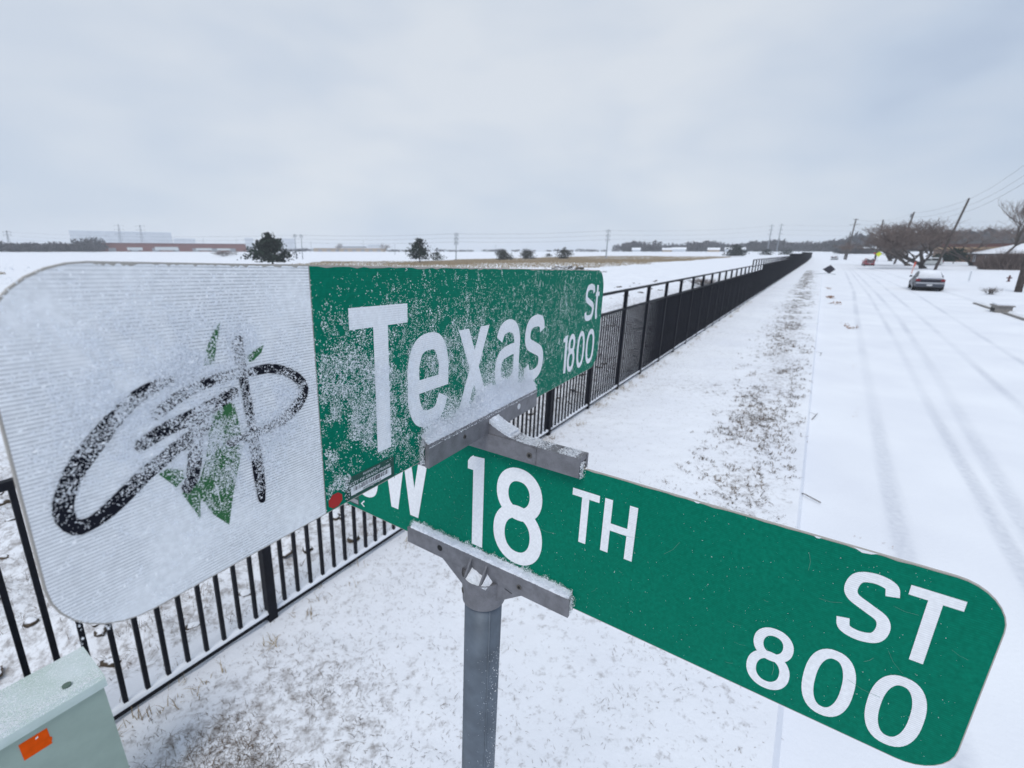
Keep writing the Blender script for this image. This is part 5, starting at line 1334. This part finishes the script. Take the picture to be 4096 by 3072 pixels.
# ================================================================ STREET FURNITURE
def sign_on_post(name, p, h, w, shape, m, label, cat, tilt=None, extra=None):
    p = np.array(p, float); root = empty(name, tuple(p), label, cat)
    face = -np.array([p[0], p[1], 0]) / np.hypot(p[0], p[1]); side = np.array([-face[1], face[0], 0])
    mb = MB(); mb.tube([p - GUP * .2, p + GUP * h], .035, 8); mb.build('post', M['steel_p'], root)
    c = p + GUP * h + face * .05
    n = 4 if shape == 'diamond' else 8; a0 = 0 if shape == 'diamond' else R(22.5)
    pts = [c + side * math.cos(a0 + 2 * math.pi * k / n) * w / 2 + GUP * math.sin(a0 + 2 * math.pi * k / n) * w / 2 for k in range(n)]
    mb = MB(); mb.add(pts + [q_ - face * .02 for q_ in pts], [tuple(range(n)), tuple(range(n, 2 * n))[::-1]] + [(i, (i + 1) % n, n + (i + 1) % n, n + i) for i in range(n)]); mb.build('plate', M[m], root)
    if extra:
        mb = MB(); mb.box(p + GUP * (h + w * .5), side, face, GUP, (-.55, .55), (-.01, .01), (.08, .36)); mb.build('name_blade', M[extra], root)
    return root
sign_on_post('diamond_sign', (104.6, 135., .04), 2.3, 1.45, 'diamond', 'yel', 'fluorescent yellow diamond sign on a post behind the red hatchback', 'road sign')
sign_on_post('stop_sign', (122.3, 159.5, .24), 2.3, .85, 'octagon', 'stopred', 'small red octagon sign under a green name blade at the next corner', 'stop sign', extra='sgreen')
p = st(83, 10.75); root = empty('marker_post', tuple(p), 'leaning orange red and white marker post behind the grey sedan', 'marker post')
up_ = GUP + np.array([.12, 0, 0]); up_ /= np.linalg.norm(up_)
mb = MB(); mb.tube([p - up_ * .2, p + up_ * .95], .075, 8); mb.build('shaft', mat('marker_pale', (.62, .40, .36), .6), root)
mb = MB(); mb.tube([p + up_ * .951, p + up_ * 1.55], .09, 8); mb.build('red_sleeve', M['pink'], root)
p = st(63.6, 12.75); root = empty('white_post', tuple(p), 'short white post standing in the yard snow beside the grey sedan', 'post')
mb = MB(); mb.box(p, ES, ET, GUP, (-.06, .06), (-.06, .06), (-.2, .95)); mb.build('shaft', M['whitewall'], root)
mb = MB(); mb.box(p, ES, ET, GUP, (-.08, .08), (-.08, .08), (.951, 1.0)); mb.build('cap', M['snow'], root)
p = st(64.7, 15.8); root = empty('fire_hydrant', tuple(p), 'small red brown hydrant in the yard snow by the leaning pole', 'hydrant')
mb = MB(); mb.tube([p - [0, 0, .1], p + [0, 0, .08], p + [0, 0, .09], p + [0, 0, .45], p + [0, 0, .55], p + [0, 0, .62]], [.13, .13, .08, .08, .07, .03], 12); mb.build('barrel', M['hyd'], root)
for sg in (-1, 1):
    mb = MB(); mb.tube([p + ET * sg * .1 + [0, 0, .36], p + ET * sg * .19 + [0, 0, .36]], .06, 8); mb.build('outlet', M['hyd'], root)
# kerb inlet across the street
p = st(32.2, 7.8); p[2] = -DROP; root = empty('kerb_inlet', tuple(p), 'grey concrete kerb inlet with a snow capped lid across the street', 'drain inlet')
mb = MB(); mb.box(p, ES, ET, (0, 0, 1), (-.40, .40), (-.20, .4), (-.05, .30)); bd = mb.build('box', M['concrete'], root)
mb = MB(); mb.box(p, ES, ET, (0, 0, 1), (-.30, .30), (-.212, -.198), (.06, .20)); mb.build('throat', M['dark'], bd)
mb = MB(); mb.box(p, ES, ET, (0, 0, 1), (-.46, .46), (-.25, .46), (.301, .36)); mb.build('lid', M['concrete'], root)
mb = MB(); mb.box(p, ES, ET, (0, 0, 1), (-.42, .42), (-.18, .42), (.361, .42)); mb.build('snow_cap', M['snow'], root)
for s0, s1 in ((28.6, 31.6), (32.8, 36.8)):
    mb = MB(); mb.box((0, 0, 0), ES, ET, (0, 0, 1), (s0, s1), (7.80, 7.90), (-DROP - .05, -.03)); mb.build('kerb_stone', M['concrete'], root)
# dark diamond board by the kerb
p = st(75.1, 1.25); root = empty('diamond_board', tuple(p), 'dark diamond shaped board propped on low legs beside the kerb', 'sign board')
face = -p / np.linalg.norm(p); side = np.array([-face[1], face[0], 0]); up_ = np.array([0, 0, 1.]) - face * .25; up_ /= np.linalg.norm(up_)
c = p + up_ * .62; w = .72
pts = [c + side * w, c + up_ * w * .82 + side * .1, c - side * w, c - up_ * w * .82 + side * .08]
mb = MB(); mb.add(pts + [q_ - face * .04 for q_ in pts], [(0, 1, 2, 3), (7, 6, 5, 4), (0, 4, 5, 1), (1, 5, 6, 2), (2, 6, 7, 3), (3, 7, 4, 0)]); mb.build('board', M['navy'], root)
for sg, L_ in ((1, .9), (-1, 1.7)):
    mb = MB(); mb.tube([p + [0, 0, .12], p + side * sg * L_ * .9 + face * .4 + [0, 0, -.03]], .03, 6); mb.build('leg', M['steel_p'], root)
# brush pile behind the fence
p = st(43, -8.3); bare_tree('branch_pile', tuple(p), .7, 1.3, 77, 'heap of cut dark branches seen through the gap of the iron fence', 'branch pile', trunk_r=.03, trunks=5, dens=3)

# ================================================================ AIR
hz = MB(); hz.box((0, 0, 0), (1, 0, 0), (0, 1, 0), (0, 0, 1), (-2050, 2050), (-2050, 2050), (-1.6, 36))
mh = bpy.data.materials.new('haze_air'); mh.use_nodes = True; t = mh.node_tree; t.nodes.clear()
pv = t.nodes.new('ShaderNodeVolumePrincipled'); pv.inputs['Color'].default_value = (.92, .95, 1, 1); pv.inputs['Density'].default_value = .00042; pv.inputs['Anisotropy'].default_value = .1
ou = t.nodes.new('ShaderNodeOutputMaterial'); t.links.new(pv.outputs[0], ou.inputs['Volume'])
if True:
    tag(hz.build('haze', mh), 'thin winter haze over the whole place', None, None, 'stuff')
print('script done', len(bpy.data.objects))
